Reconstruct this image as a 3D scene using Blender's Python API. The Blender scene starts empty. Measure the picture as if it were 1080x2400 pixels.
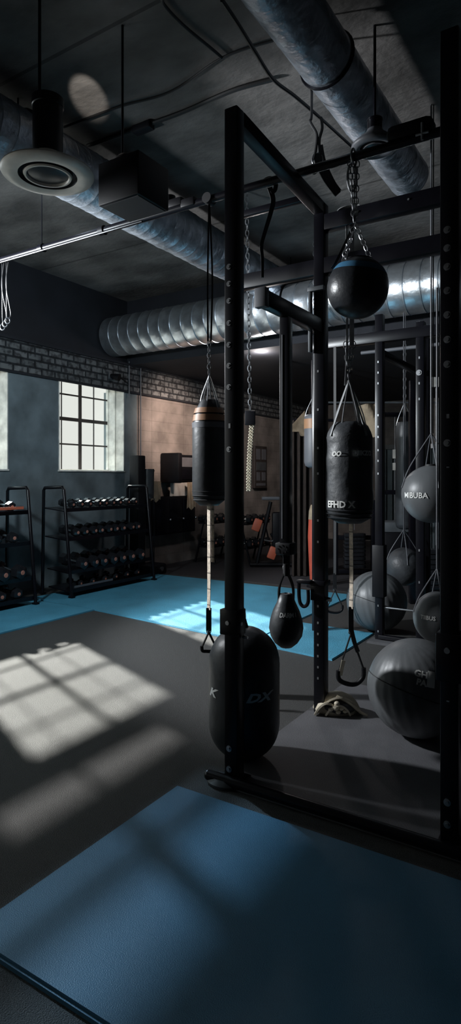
import bpy, bmesh, math, random
from mathutils import Vector, Matrix, noise
random.seed(4)
R_ = math.radians
C = bpy.context.scene.collection
sc = bpy.context.scene
# ------------------------------------------------------------------ camera
F = 1440.0; TH = R_(32.3); ST, CT = math.sin(TH), math.cos(TH); EYE = 1.3; HOR = 1120.0
cam = bpy.data.cameras.new('camera'); camo = bpy.data.objects.new('camera', cam); C.objects.link(camo)
camo.location = (0, 0, EYE); camo.rotation_euler = (R_(90), 0, TH)
cam.sensor_fit = 'VERTICAL'; cam.sensor_height = 24; cam.lens = 24 * F / 2400
cam.shift_y = -(1200 - HOR) / 2400; cam.clip_start = 0.05; cam.clip_end = 200
sc.camera = camo
# ------------------------------------------------------------------ light
SKY_HIGH = 2.9
w = bpy.data.worlds.new('sky'); sc.world = w; w.use_nodes = True
bg = w.node_tree.nodes['Background']; nt = w.node_tree
# overcast-bright sky: pale at the horizon, brighter higher up
tc = nt.nodes.new('ShaderNodeTexCoord'); sx = nt.nodes.new('ShaderNodeSeparateXYZ'); rp = nt.nodes.new('ShaderNodeMapRange'); rp.interpolation_type = 'SMOOTHSTEP'
rp.inputs['From Min'].default_value = 0.17; rp.inputs['From Max'].default_value = 0.45; rp.inputs['To Min'].default_value = 1.05; rp.inputs['To Max'].default_value = SKY_HIGH
nt.links.new(tc.outputs['Generated'], sx.inputs[0]); nt.links.new(sx.outputs[2], rp.inputs['Value']); nt.links.new(rp.outputs['Result'], bg.inputs[1])
mc = nt.nodes.new('ShaderNodeMix'); mc.data_type = 'RGBA'; mc.inputs[6].default_value = (0.93, 0.94, 0.92, 1); mc.inputs[7].default_value = (0.72, 0.90, 1.0, 1)
r2 = nt.nodes.new('ShaderNodeMapRange'); r2.inputs['From Min'].default_value = 0.15; r2.inputs['From Max'].default_value = 0.4
nt.links.new(sx.outputs[2], r2.inputs['Value']); nt.links.new(r2.outputs['Result'], mc.inputs['Factor']); nt.links.new(mc.outputs[2], bg.inputs[0])
SUN_DIR = Vector((1, -0.40, -0.69)).normalized()
sl = bpy.data.lights.new('sun', 'SUN'); so = bpy.data.objects.new('sun', sl); C.objects.link(so)
sl.energy = 15.5; sl.angle = R_(1.3); sl.color = (1.0, 0.975, 0.94)
so.rotation_euler = SUN_DIR.to_track_quat('-Z', 'Y').to_euler(); so.location = (-9, 6, 6)
sc.view_settings.view_transform = 'Standard'; sc.view_settings.look = 'None'
sc.view_settings.exposure = 0.0; sc.view_settings.gamma = 1; sc.view_settings.use_curve_mapping = False
# room measures
XL, XR, YN, YF, ZC = -5.73, 3.2, -3.0, 12.2, 3.73
XG = -6.02                                   # glazing plane
WIN = [(5.17, 6.33), (3.28, 4.44)]; WZ = (1.39, 2.60)
BIG = [(0.1, 2.5), (-2.7, -0.3)]; BZ = (0.45, 2.49)       # unseen large windows added for fill light, nearer than the frame
YS, ZS = 6.4, 2.85                           # soffit face and its underside
def portal(y0, y1, z0, z1, x):
    l = bpy.data.lights.new('window_portal', 'AREA'); l.shape = 'RECTANGLE'; l.size = y1 - y0; l.size_y = z1 - z0
    l.cycles.is_portal = True
    o = bpy.data.objects.new('window_portal', l); C.objects.link(o); o.location = (x, (y0 + y1) / 2, (z0 + z1) / 2)
    o.rotation_euler = Vector((1, 0, 0)).to_track_quat('-Z', 'Z').to_euler()
for a, b in WIN: portal(a, b, WZ[0], WZ[1], XG - 0.06)
for a, b in BIG: portal(a, b, BZ[0], BZ[1], XG - 0.06)
portal(2.6, 4.05, 2.52, 3.6, XL - 0.12)
def spot(name, loc, target, energy, col, size, blend, rad=0.03, square=False):
    l = bpy.data.lights.new(name, 'SPOT'); l.energy = energy; l.color = col; l.spot_size = R_(size); l.spot_blend = blend
    l.shadow_soft_size = rad; l.use_square = square
    o = bpy.data.objects.new(name, l); C.objects.link(o); o.location = loc
    o.rotation_euler = (Vector(target) - Vector(loc)).to_track_quat('-Z', 'Y').to_euler(); return o

def P(px, py, D):                            # photo pixel and distance -> place in the room
    r = (px - 540) / F * D; u = (HOR - py) / F * D
    return Vector((-ST * D + CT * r, CT * D + ST * r, EYE + u))
def PY(px, py, Y):
    r = (px - 540) / F; D = Y / (CT + ST * r); return P(px, py, D)
def PX(px, py, X):
    r = (px - 540) / F; D = X / (-ST + CT * r); return P(px, py, D)
# ------------------------------------------------------------------ materials
def mat(name, col, rough=0.6, metal=0.0, var=0.0, vscale=8, bump=0.0, bscale=60, spec=0.5, detail=4, vec=(1, 1, 1), col2=None):
    m = bpy.data.materials.new(name); m.use_nodes = True; nt = m.node_tree; b = nt.nodes['Principled BSDF']
    b.inputs['Base Color'].default_value = (*col, 1); b.inputs['Roughness'].default_value = rough
    b.inputs['Metallic'].default_value = metal; b.inputs['Specular IOR Level'].default_value = spec
    tc = nt.nodes.new('ShaderNodeTexCoord'); mp = nt.nodes.new('ShaderNodeMapping'); mp.inputs['Scale'].default_value = vec
    nt.links.new(tc.outputs['Object'], mp.inputs[0])
    n = nt.nodes.new('ShaderNodeTexNoise'); n.inputs['Scale'].default_value = vscale; n.inputs['Detail'].default_value = detail
    nt.links.new(mp.outputs[0], n.inputs['Vector'])
    cr = nt.nodes.new('ShaderNodeValToRGB'); v = var
    c2 = col2 if col2 else tuple(min(1, c * (1 + v)) for c in col); c1 = col if col2 else tuple(c * (1 - v) for c in col)
    cr.color_ramp.elements[0].position = 0.35; cr.color_ramp.elements[0].color = (*c1, 1)
    cr.color_ramp.elements[1].position = 0.68; cr.color_ramp.elements[1].color = (*c2, 1)
    nt.links.new(n.outputs[0], cr.inputs[0]); nt.links.new(cr.outputs[0], b.inputs['Base Color'])
    if bump:
        n2 = nt.nodes.new('ShaderNodeTexNoise'); n2.inputs['Scale'].default_value = bscale; n2.inputs['Detail'].default_value = 5
        nt.links.new(mp.outputs[0], n2.inputs['Vector'])
        bp = nt.nodes.new('ShaderNodeBump'); bp.inputs['Strength'].default_value = bump; bp.inputs['Distance'].default_value = 0.02
        nt.links.new(n2.outputs[0], bp.inputs['Height']); nt.links.new(bp.outputs[0], b.inputs['Normal'])
    return m
def lines(m, axis, scale, width, dark):      # board joints: thin dark lines across an axis
    nt = m.node_tree; b = nt.nodes['Principled BSDF']; src = b.inputs['Base Color'].links[0].from_socket
    tc = nt.nodes.new('ShaderNodeTexCoord'); sp = nt.nodes.new('ShaderNodeSeparateXYZ'); nt.links.new(tc.outputs['Object'], sp.inputs[0])
    mu = nt.nodes.new('ShaderNodeMath'); mu.operation = 'MULTIPLY'; mu.inputs[1].default_value = scale
    fr = nt.nodes.new('ShaderNodeMath'); fr.operation = 'FRACT'; lt = nt.nodes.new('ShaderNodeMath'); lt.operation = 'LESS_THAN'; lt.inputs[1].default_value = width
    nt.links.new(sp.outputs[axis], mu.inputs[0]); nt.links.new(mu.outputs[0], fr.inputs[0]); nt.links.new(fr.outputs[0], lt.inputs[0])
    mx = nt.nodes.new('ShaderNodeMix'); mx.data_type = 'RGBA'; mx.blend_type = 'MULTIPLY'
    nt.links.new(lt.outputs[0], mx.inputs['Factor']); nt.links.new(src, mx.inputs[6]); mx.inputs[7].default_value = (dark, dark, dark, 1)
    nt.links.new(mx.outputs[2], b.inputs['Base Color'])
M = {}
M['floor'] = mat('rubber_floor', (0.052, 0.051, 0.050), 0.62, var=0.35, vscale=230, bump=0.5, bscale=260, detail=2)
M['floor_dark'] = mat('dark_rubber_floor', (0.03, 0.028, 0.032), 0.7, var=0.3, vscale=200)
M['wall'] = mat('blue_grey_painted_wall', (0.15, 0.19, 0.21), 0.8, var=0.3, vscale=3, bump=0.15, bscale=20)
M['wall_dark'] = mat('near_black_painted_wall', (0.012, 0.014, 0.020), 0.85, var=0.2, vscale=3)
M['wall_conc'] = mat('board_marked_concrete_wall', (0.19, 0.17, 0.158), 0.85, var=0.35, vscale=3, bump=0.25, bscale=25, detail=8)
lines(M['wall_conc'], 2, 6.6, 0.06, 0.78); lines(M['wall_conc'], 1, 1.3, 0.012, 0.7)
M['ceil'] = mat('concrete_ceiling', (0.12, 0.113, 0.108), 0.85, var=0.5, vscale=1.6, bump=0.4, bscale=14, detail=9, vec=(1, 1.6, 1))
lines(M['ceil'], 1, 0.41, 0.010, 0.45)
M['black'] = mat('black_painted_steel', (0.0045, 0.0045, 0.007), 0.30, var=0.2, vscale=10, spec=0.3)
M['black2'] = mat('black_plastic', (0.006, 0.006, 0.008), 0.5, var=0.2, spec=0.22)
M['bolt'] = mat('zinc_bolt', (0.55, 0.56, 0.58), 0.35, 0.9, var=0.2)
M['duct'] = mat('galvanised_duct', (0.66, 0.71, 0.76), 0.30, 0.9, var=0.2, vscale=9, bump=0.12, bscale=30, detail=8)
M['ductd'] = mat('dull_galvanised_duct', (0.42, 0.46, 0.52), 0.40, 0.8, var=0.35, vscale=7, bump=0.6, bscale=16, detail=8)
M['mat'] = mat('blue_mat', (0.075, 0.30, 0.44), 0.5, var=0.12, vscale=3, bump=0.35, bscale=140, col2=None)
M['mat2'] = mat('blue_leather_mat', (0.065, 0.20, 0.32), 0.5, var=0.12, vscale=2, bump=0.22, bscale=300)
M['gmat'] = mat('grey_mat', (0.10, 0.10, 0.108), 0.55, var=0.15, vscale=4, bump=0.15, bscale=200)
M['leather'] = mat('black_leather', (0.030, 0.033, 0.037), 0.44, var=0.2, vscale=14, bump=0.10, bscale=26, detail=3)
M['leather2'] = mat('wrinkled_black_leather', (0.050, 0.054, 0.06), 0.48, var=0.3, vscale=9, bump=0.6, bscale=8)
M['ball'] = mat('dark_rubber_ball', (0.11, 0.116, 0.122), 0.42, var=0.1, vscale=5, bump=0.2, bscale=9, vec=(1, 1, 0.2))
M['ballb'] = mat('black_rubber_ball', (0.02, 0.022, 0.026), 0.36, var=0.1, vscale=5, bump=0.1, bscale=40)
M['stripe'] = mat('blue_stripe', (0.05, 0.17, 0.30), 0.45)
M['tan'] = mat('tan_band', (0.36, 0.19, 0.10), 0.5, var=0.1)
M['greyband'] = mat('grey_band', (0.12, 0.125, 0.14), 0.5, var=0.1)
M['webbing'] = mat('beige_webbing', (0.68, 0.58, 0.47), 0.75, var=0.25, vscale=50)
lines(M['webbing'], 2, 11, 0.08, 0.35)
M['pale'] = mat('pale_grey_strap', (0.34, 0.35, 0.36), 0.6, var=0.2)
M['webd'] = mat('black_webbing', (0.012, 0.012, 0.014), 0.6, var=0.2)
M['chain'] = mat('steel_chain', (0.42, 0.43, 0.45), 0.35, 0.9, var=0.3)
M['white'] = mat('chalky_white_paint', (0.78, 0.77, 0.72), 0.7, var=0.25, vscale=7, bump=0.4, bscale=20, detail=8)
M['frame'] = mat('dark_window_bars', (0.04, 0.032, 0.03), 0.6, var=0.2)
M['print'] = mat('pale_print', (0.8, 0.8, 0.77), 0.6)
M['lampw'] = mat('pale_enamel_reflector', (0.85, 0.80, 0.73), 0.35, 0.0, var=0.12)
M['lens'] = mat('dark_lamp_lens', (0.03, 0.032, 0.037), 0.35)
M['cable'] = mat('black_cable', (0.008, 0.008, 0.009), 0.45)
M['red'] = mat('red_vinyl', (0.50, 0.085, 0.05), 0.5, var=0.1)
M['orange'] = mat('red_orange_mark', (0.55, 0.13, 0.07), 0.5)
M['pink'] = mat('salmon_end_cap', (0.50, 0.20, 0.14), 0.5)
M['curtain'] = mat('brown_curtain', (0.060, 0.046, 0.040), 0.9, var=0.2)
M['cloth'] = mat('tan_cloth', (0.33, 0.26, 0.18), 0.85, var=0.2, vscale=12, bump=0.3, bscale=14)
M['grey'] = mat('grey_metal', (0.10, 0.11, 0.12), 0.5, 0.3, var=0.2)
M['teal'] = mat('ribbed_grey_green_panel', (0.065, 0.085, 0.095), 0.75, var=0.2)
M['wrap'] = mat('cream_strap', (0.55, 0.49, 0.38), 0.65, var=0.15, vscale=20)
M['paper'] = mat('pale_paper', (0.45, 0.44, 0.41), 0.8, var=0.15)
M['iron'] = mat('black_cast_head', (0.014, 0.015, 0.018), 0.24, var=0.3)
M['chrome'] = mat('chrome_handle', (0.55, 0.57, 0.60), 0.22, 1.0)
def brickmat():
    m = bpy.data.materials.new('whitewashed_brick'); m.use_nodes = True; nt = m.node_tree; b = nt.nodes['Principled BSDF']
    tc = nt.nodes.new('ShaderNodeTexCoord'); sp = nt.nodes.new('ShaderNodeSeparateXYZ'); cb = nt.nodes.new('ShaderNodeCombineXYZ')
    nt.links.new(tc.outputs['Object'], sp.inputs[0]); nt.links.new(sp.outputs[1], cb.inputs[0]); nt.links.new(sp.outputs[2], cb.inputs[1])
    br = nt.nodes.new('ShaderNodeTexBrick'); br.inputs['Scale'].default_value = 1; br.inputs['Brick Width'].default_value = 0.2
    br.inputs['Row Height'].default_value = 0.083; br.inputs['Mortar Size'].default_value = 0.014; br.inputs['Mortar Smooth'].default_value = 0.3
    br.inputs['Color1'].default_value = (0.17, 0.18, 0.185, 1); br.inputs['Color2'].default_value = (0.10, 0.11, 0.115, 1); br.inputs['Mortar'].default_value = (0.015, 0.019, 0.024, 1)
    nt.links.new(cb.outputs[0], br.inputs['Vector'])
    n = nt.nodes.new('ShaderNodeTexNoise'); n.inputs['Scale'].default_value = 14; n.inputs['Detail'].default_value = 6
    nt.links.new(tc.outputs['Object'], n.inputs['Vector'])
    cr = nt.nodes.new('ShaderNodeValToRGB'); cr.color_ramp.elements[0].position = 0.38; cr.color_ramp.elements[0].color = (0.25, 0.25, 0.27, 1)
    cr.color_ramp.elements[1].position = 0.55
    mx = nt.nodes.new('ShaderNodeMix'); mx.data_type = 'RGBA'; mx.blend_type = 'MULTIPLY'; mx.inputs['Factor'].default_value = 1
    nt.links.new(n.outputs[0], cr.inputs[0]); nt.links.new(br.outputs[0], mx.inputs[6]); nt.links.new(cr.outputs[0], mx.inputs[7])
    nt.links.new(mx.outputs[2], b.inputs['Base Color']); b.inputs['Roughness'].default_value = 0.85
    bp = nt.nodes.new('ShaderNodeBump'); bp.inputs['Strength'].default_value = 0.6; bp.inputs['Distance'].default_value = 0.01; bp.invert = True
    nt.links.new(br.outputs['Fac'], bp.inputs['Height']); nt.links.new(bp.outputs[0], b.inputs['Normal'])
    return m
M['brick'] = brickmat()
def glassmat(name, col, haze=0.0):
    m = bpy.data.materials.new(name); m.use_nodes = True; nt = m.node_tree; nt.nodes.remove(nt.nodes['Principled BSDF'])
    out = nt.nodes['Material Output']; t = nt.nodes.new('ShaderNodeBsdfTransparent'); t.inputs[0].default_value = (*col, 1)
    g = nt.nodes.new('ShaderNodeBsdfGlossy'); g.inputs['Roughness'].default_value = 0.1; mx = nt.nodes.new('ShaderNodeMixShader'); mx.inputs[0].default_value = 0.05
    nt.links.new(t.outputs[0], mx.inputs[1]); nt.links.new(g.outputs[0], mx.inputs[2]); nt.links.new(mx.outputs[0], out.inputs[0]); return m
M['glass'] = glassmat('dusty_window_glass', (0.93, 0.94, 0.92))
M['glass_half'] = glassmat('sun_dimming_glass', (0.50, 0.50, 0.50))  # tint dims the sun streak from the added slot window
M['glass_dim'] = glassmat('blue_sun_dimming_glass', (0.24, 0.30, 0.35))  # dark tint weakens the sun through the added high window
# ------------------------------------------------------------------ mesh helpers
def NB(): return bmesh.new()
def box(bm, c, s, rz=0, bev=0.0, rot=None):
    r = bmesh.ops.create_cube(bm, size=1); vs = r['verts']
    mt = Matrix.Translation(c) @ (rot if rot else Matrix.Rotation(rz, 4, 'Z')) @ Matrix.Diagonal((*s, 1))
    bmesh.ops.transform(bm, matrix=mt, verts=vs)
    if bev:
        es = list({e for v in vs for e in v.link_edges}); bmesh.ops.bevel(bm, geom=es, offset=bev, segments=2, affect='EDGES', profile=0.5)
    return bm
def b2(bm, x0, x1, y0, y1, z0, z1, bev=0.0): return box(bm, ((x0 + x1) / 2, (y0 + y1) / 2, (z0 + z1) / 2), (x1 - x0, y1 - y0, z1 - z0), 0, bev)
def lathe(bm, prof, mt=Matrix(), seg=32, fn=None):
    rings = []
    for r, z in prof:
        if r < 1e-5: rings.append([bm.verts.new(mt @ Vector((0, 0, z)))]); continue
        ring = []
        for i in range(seg):
            a = 2 * math.pi * i / seg; p = Vector((r * math.cos(a), r * math.sin(a), z))
            if fn: p = fn(p)
            ring.append(bm.verts.new(mt @ p))
        rings.append(ring)
    for a, b in zip(rings, rings[1:]):
        for i in range(seg):
            j = (i + 1) % seg
            if len(a) == 1 and len(b) == 1: continue
            if len(a) == 1: bm.faces.new((a[0], b[j], b[i]))
            elif len(b) == 1: bm.faces.new((a[i], a[j], b[0]))
            else: bm.faces.new((a[i], a[j], b[j], b[i]))
    return bm
def axis_m(p0, p1):
    d = Vector(p1) - Vector(p0); return Matrix.Translation(p0) @ d.to_track_quat('Z', 'Y').to_matrix().to_4x4(), d.length
def cyl(bm, p0, p1, r0, r1=None, seg=20, cap=True):
    r1 = r0 if r1 is None else r1; mt, L = axis_m(p0, p1)
    return lathe(bm, ([(0, 0)] if cap else []) + [(r0, 0), (r1, L)] + ([(0, L)] if cap else []), mt, seg)
def sph(bm, c, r, seg=32, n=16, sz=1, fn=None):
    return lathe(bm, [(max(0, r * math.sin(math.pi * i / n)) if 0 < i < n else 0, -r * sz * math.cos(math.pi * i / n)) for i in range(n + 1)], Matrix.Translation(c), seg, fn)
def smooth_pts(pts, k=6):
    pts = [Vector(p) for p in pts]
    if len(pts) < 3: return pts
    out = []
    for i in range(len(pts) - 1):
        p0 = pts[max(i - 1, 0)]; p1 = pts[i]; p2 = pts[i + 1]; p3 = pts[min(i + 2, len(pts) - 1)]
        for j in range(k):
            t = j / k
            out.append(0.5 * ((2 * p1) + (p2 - p0) * t + (2 * p0 - 5 * p1 + 4 * p2 - p3) * t * t + (3 * p1 - p0 - 3 * p2 + p3) * t ** 3))
    out.append(pts[-1]); return out
def tube(bm, pts, r, seg=8, smooth=True, closed=False):
    pts = smooth_pts(pts) if smooth else [Vector(p) for p in pts]
    prev = None; rings = []
    for i, p in enumerate(pts):
        d = (pts[min(i + 1, len(pts) - 1)] - pts[max(i - 1, 0)]).normalized()
        if closed and i in (0, len(pts) - 1): d = (pts[1] - pts[-2]).normalized()
        up = Vector((0, 0, 1)) if abs(d.z) < 0.95 else Vector((0, 1, 0))
        if prev is None: u = d.cross(up).normalized()
        else: u = (prev - d * prev.dot(d)).normalized()
        prev = u; v = d.cross(u)
        rings.append([bm.verts.new(p + u * r * math.cos(2 * math.pi * k / seg) + v * r * math.sin(2 * math.pi * k / seg)) for k in range(seg)])
    for a, b in zip(rings, rings[1:]):
        for k in range(seg): bm.faces.new((a[k], a[(k + 1) % seg], b[(k + 1) % seg], b[k]))
    if not closed:
        bm.faces.new(rings[0]); bm.faces.new(list(reversed(rings[-1])))
    return bm
def ribbon(bm, pts, wd, t, side=(CT, ST, 0), smooth=True, wfn=None):
    pts = smooth_pts(pts) if smooth else [Vector(p) for p in pts]
    side = Vector(side).normalized(); rings = []
    for i, p in enumerate(pts):
        d = (pts[min(i + 1, len(pts) - 1)] - pts[max(i - 1, 0)]).normalized()
        s = (side - d * side.dot(d)).normalized(); n = d.cross(s)
        ww = wd * (wfn(i / (len(pts) - 1)) if wfn else 1)
        rings.append([bm.verts.new(p + s * a * ww / 2 + n * b * t / 2) for a, b in ((-1, -1), (1, -1), (1, 1), (-1, 1))])
    for a, b in zip(rings, rings[1:]):
        for k in range(4): bm.faces.new((a[k], a[(k + 1) % 4], b[(k + 1) % 4], b[k]))
    bm.faces.new(rings[0]); bm.faces.new(list(reversed(rings[-1]))); return bm
def ring_pts(c, u, v, ru, rv, n=14):
    return [Vector(c) + Vector(u) * ru * math.cos(2 * math.pi * i / n) + Vector(v) * rv * math.sin(2 * math.pi * i / n) for i in range(n + 1)]
def chain(bm, p0, p1, L=0.036, wd=0.011, r=0.0028):
    p0, p1 = Vector(p0), Vector(p1); d = p1 - p0; n = max(1, int(d.length / (L * 0.78))); d.normalize()
    a = d.cross(Vector((CT, ST, 0.01)).cross(d)).normalized(); s = Vector((CT, ST, 0)); s = (s - d * s.dot(d)).normalized(); q = d.cross(s)
    step = (p1 - p0).length / n
    for i in range(n):
        c = p0 + d * step * (i + 0.5); u = s if i % 2 else (s * 0.35 + q * 0.93).normalized()
        tube(bm, ring_pts(c, u, d, wd, L / 2, 10), r, 5, False, True)
    return bm
def finish(name, bm, m, parent=None, sharp=40):
    bmesh.ops.recalc_face_normals(bm, faces=bm.faces)
    if parent is not None:
        off = Vector(parent.location) if parent.parent is None else Vector(parent.parent.location)
        bmesh.ops.translate(bm, vec=-off, verts=bm.verts)
    me = bpy.data.meshes.new(name); bm.to_mesh(me); bm.free(); me.materials.append(M[m] if isinstance(m, str) else m)
    for p in me.polygons: p.use_smooth = True
    me.set_sharp_from_angle(angle=R_(sharp))
    o = bpy.data.objects.new(name, me); C.objects.link(o)
    if parent is not None: o.parent = parent
    return o
def thing(name, label, cat, loc=(0, 0, 0), group=None):
    o = bpy.data.objects.new(name, None); C.objects.link(o); o.location = loc; o.empty_display_size = 0.1
    o['label'] = label; o['category'] = cat
    if group: o['group'] = group
    return o
def tag(o, label, cat, group=None, kind=None):
    o['label'] = label; o['category'] = cat
    if group: o['group'] = group
    if kind: o['kind'] = kind
    return o
def struct(name, bm, m, parent=None):
    o = finish(name, bm, m, parent)
    if parent is None: o['kind'] = 'structure'
    return o
def solo(name, bm, m, label, cat, loc, group=None):        # a thing of one piece, origin at loc
    bmesh.ops.translate(bm, vec=-Vector(loc), verts=bm.verts); o = finish(name, bm, m); o.location = loc
    return tag(o, label, cat, group)
def text_mesh(s, size, shear=0.0, bold=0.0):
    cu = bpy.data.curves.new('t', 'FONT'); cu.body = s; cu.size = size; cu.align_x = 'CENTER'; cu.align_y = 'CENTER'; cu.shear = shear; cu.offset = bold; cu.resolution_u = 2
    o = bpy.data.objects.new('t', cu); C.objects.link(o); bpy.context.view_layer.update()
    me = bpy.data.meshes.new_from_object(o.evaluated_get(bpy.context.evaluated_depsgraph_get()))
    bpy.data.objects.remove(o); bpy.data.curves.remove(cu)
    bm = NB(); bm.from_mesh(me); bpy.data.meshes.remove(me)
    for _ in range(2):
        bmesh.ops.subdivide_edges(bm, edges=[e for e in bm.edges if e.calc_length() > size * 0.25], cuts=1)
    bmesh.ops.triangulate(bm, faces=bm.faces); return bm
def face_angle(c, dpx=0.0):                                # compass angle from c towards the viewer, turned by dpx
    return math.atan2(-c[1], -c[0]) + dpx
def wrap_cyl(bm, c, R, z, ang, xs=1.0):
    for v in bm.verts:
        a = ang + v.co.x * xs / R; v.co = Vector((c[0] + R * math.cos(a), c[1] + R * math.sin(a), z + v.co.y))
    return bm
def wrap_sph(bm, c, R, lat, ang, roll=0.0):
    q = Matrix.Rotation(roll, 3, 'Z')
    for v in bm.verts:
        p = q @ v.co; la = lat + p.y / R; a = ang + p.x / (R * max(0.2, math.cos(lat)))
        v.co = Vector(c) + R * Vector((math.cos(la) * math.cos(a), math.cos(la) * math.sin(a), math.sin(la)))
    return bm
# ------------------------------------------------------------------ structure
bm = NB(); b2(bm, -6.4, XR, YN, YF + 0.2, -0.12, 0.0); struct('floor', bm, 'floor')
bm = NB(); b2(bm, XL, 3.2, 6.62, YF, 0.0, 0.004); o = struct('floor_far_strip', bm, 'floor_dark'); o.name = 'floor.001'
bm = NB(); b2(bm, -6.4, XR + .2, YN - .2, YF + 0.2, ZC, ZC + 0.15); struct('ceiling', bm, 'ceil')
# left wall: pieces round the window openings
bm = NB(); xo = XG - 0.08
ys = [YN] + [v for a in sorted(WIN) for v in a] + [YS + 0.2]
b2(bm, xo, XL, YN, YS + 0.2, 0, WZ[0])
for k in range(0, len(ys), 2): b2(bm, xo, XL, ys[k], ys[k + 1], WZ[0], WZ[1])
bmesh.ops.delete(bm, geom=list(bm.verts), context='VERTS')
b2(bm, xo, XL, YN, YS + .2, 0, BZ[0]); b2(bm, xo, XL, 2.5, YS + .2, BZ[0], WZ[0]); b2(bm, xo, XL, -.3, .1, BZ[0], 2.49); b2(bm, xo, XL, YN, -2.7, BZ[0], 2.49)
b2(bm, xo, XL, 2.5, 3.28, WZ[0], 2.49); b2(bm, xo, XL, 4.44, 5.17, WZ[0], 2.49); b2(bm, xo, XL, 6.33, YS + .2, WZ[0], 2.49)
struct('wall_left', bm, 'wall')
bm = NB(); b2(bm, xo, XL, YS + 0.2, YF, 0, 2.49); o = struct('wall_left', bm, 'wall_conc')
bm = NB(); HW = (2.6, 4.05)
b2(bm, XL - .06, XL + 0.02, YN, HW[0], 2.49, 2.84); b2(bm, XL - .06, XL + 0.02, HW[1], YF, 2.49, 2.84)
b2(bm, XL - .06, XL + 0.02, HW[0], 2.98, 2.49, 2.84); b2(bm, XL - .06, XL + 0.02, 2.98, HW[1], 2.49, 2.55); b2(bm, XL - .06, XL + 0.02, 2.98, HW[1], 2.73, 2.84)
struct('trim_1', bm, 'brick')
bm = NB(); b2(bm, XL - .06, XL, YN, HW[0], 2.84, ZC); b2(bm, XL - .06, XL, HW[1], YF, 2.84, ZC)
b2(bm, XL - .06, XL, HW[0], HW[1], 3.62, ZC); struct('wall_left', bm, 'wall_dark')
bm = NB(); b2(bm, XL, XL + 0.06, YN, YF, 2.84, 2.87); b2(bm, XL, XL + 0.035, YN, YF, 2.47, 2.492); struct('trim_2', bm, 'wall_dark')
bm = NB(); b2(bm, XR, XR + .15, YN, YF, 0, ZC); struct('wall_right', bm, 'wall_dark')
bm = NB(); b2(bm, xo, XR, YN - .15, YN, 0, ZC); struct('wall_near', bm, 'wall_dark')
bm = NB(); b2(bm, xo, XR, YF, YF + .15, 0, ZC); struct('wall_far', bm, 'wall_conc')
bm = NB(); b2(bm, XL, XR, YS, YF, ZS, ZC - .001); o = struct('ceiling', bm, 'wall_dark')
# main windows, then the added unseen ones
def window(n, y0, y1, z0, z1, xg, vbars, hbars, glass, depth):
    bm = NB(); f = 0.022
    for a, b in ((y0, y0 + f), (y1 - f, y1)): b2(bm, xg - .02, xg + .02, a, b, z0, z1)
    for a, b in ((z0, z0 + f), (z1 - f, z1)): b2(bm, xg - .02, xg + .02, y0 + f, y1 - f, a, b)
    w_ = struct('window_%d' % n, bm, 'white' if depth else 'frame')
    bm = NB()
    for y, t in vbars: b2(bm, xg - .006, xg + .008, y - t / 2, y + t / 2, z0 + f, z1 - f)
    for z, t in hbars: b2(bm, xg - .006, xg + .007, y0 + f, y1 - f, z - t / 2, z + t / 2)
    finish('window_bars', bm, 'frame', w_)
    bm = NB(); b2(bm, xg - .003, xg + .003, y0 + f / 2, y1 - f / 2, z0 + f / 2, z1 - f / 2); finish('window_pane', bm, glass, w_)
    if depth:
        bm = NB(); t = .012
        xe = XL + .012 if z1 < 2.5 else XL - .061
        b2(bm, xg + .02, XL + .008, y0, y0 + t, z0, min(z1, 2.488)); b2(bm, xg + .02, XL + .008, y1 - t, y1, z0, min(z1, 2.488)); b2(bm, xg - .03, xe, y0 - .02, y1 + .02, z1 - t, z1)
        b2(bm, xg - .02, xe, y0 - .02, y0, 2.48, z1); b2(bm, xg - .02, xe, y1, y1 + .02, 2.48, z1)
        b2(bm, xg + .13, xg + .155, y1 - t - .018, y1 - t, z0, z1)
        finish('window_reveal', bm, 'white', w_)
        bm = NB(); b2(bm, xg + .02, XL + .018, y0 - .01, y1 + .01, z0 - .014, z0 + .006, .004); finish('window_sill', bm, 'white', w_)
for i, (a, b) in enumerate(WIN):
    window(i + 1, a, b, WZ[0], WZ[1], XG, [(a + .31, .010), (a + .63, .050), (a + .88, .010)], [(1.735, .020), (2.06, .045), (2.375, .020)], 'glass', 1)
for i, (a, b) in enumerate(BIG):
    window(i + 6, a, b, BZ[0], BZ[1], XG, [(a + .4 * k, .03) for k in range(1, 6)], [(BZ[0] + .4 * k, .03) for k in range(1, 5)], 'glass', 1)
window(4, HW[0], HW[1], 2.84, 3.62, XL - .03, [(3.42, .11), (4.0, .05)], [(3.04, .10), (3.35, .03)], 'glass_dim', 0)  # unseen high windows added to cast the near sun streak and mat pattern
window(5, 2.98, HW[1], 2.55, 2.73, XL - .03, [(3.45, .04)], [], 'glass_half', 0)
# conduits on the brick
for k, (y, z0, z1) in enumerate([(PX(297, 900, XL).y, 2.4, 2.9), (PX(324, 1000, XL).y, 1.6, 2.9)]):
    bm = NB(); cyl(bm, (XL + .045, y, z0), (XL + .045, y, z1), .009)
    solo('conduit', bm, 'greyband', ['thin pale conduit on the white brick band, left one', 'thin pale conduit down the wall above the black tower'][k], 'conduit', (XL + .045, y, z0))
p = PX(262, 885, XL + .05)
t = thing('wall_spotlight', 'small dark spotlight clamped to the white brick band by the lit window', 'spotlight', p)
bm = NB(); cyl(bm, p + Vector((-.04, 0, .03)), p + Vector((.09, .05, .0)), .025, .05); finish('lamp_head', bm, 'black2', t)
bm = NB(); tube(bm, [p + Vector((.0, 0, .02)), p + Vector((.01, .1, -.02)), p + Vector((-.02, .2, .02)), p + Vector((-.02, .33, -.03))], .008); finish('cable', bm, 'cable', t)
bm = NB(); box(bm, p + Vector((-.03, 0, .03)), (.03, .07, .1), 0, .005); finish('bracket', bm, 'grey', t)
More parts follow.
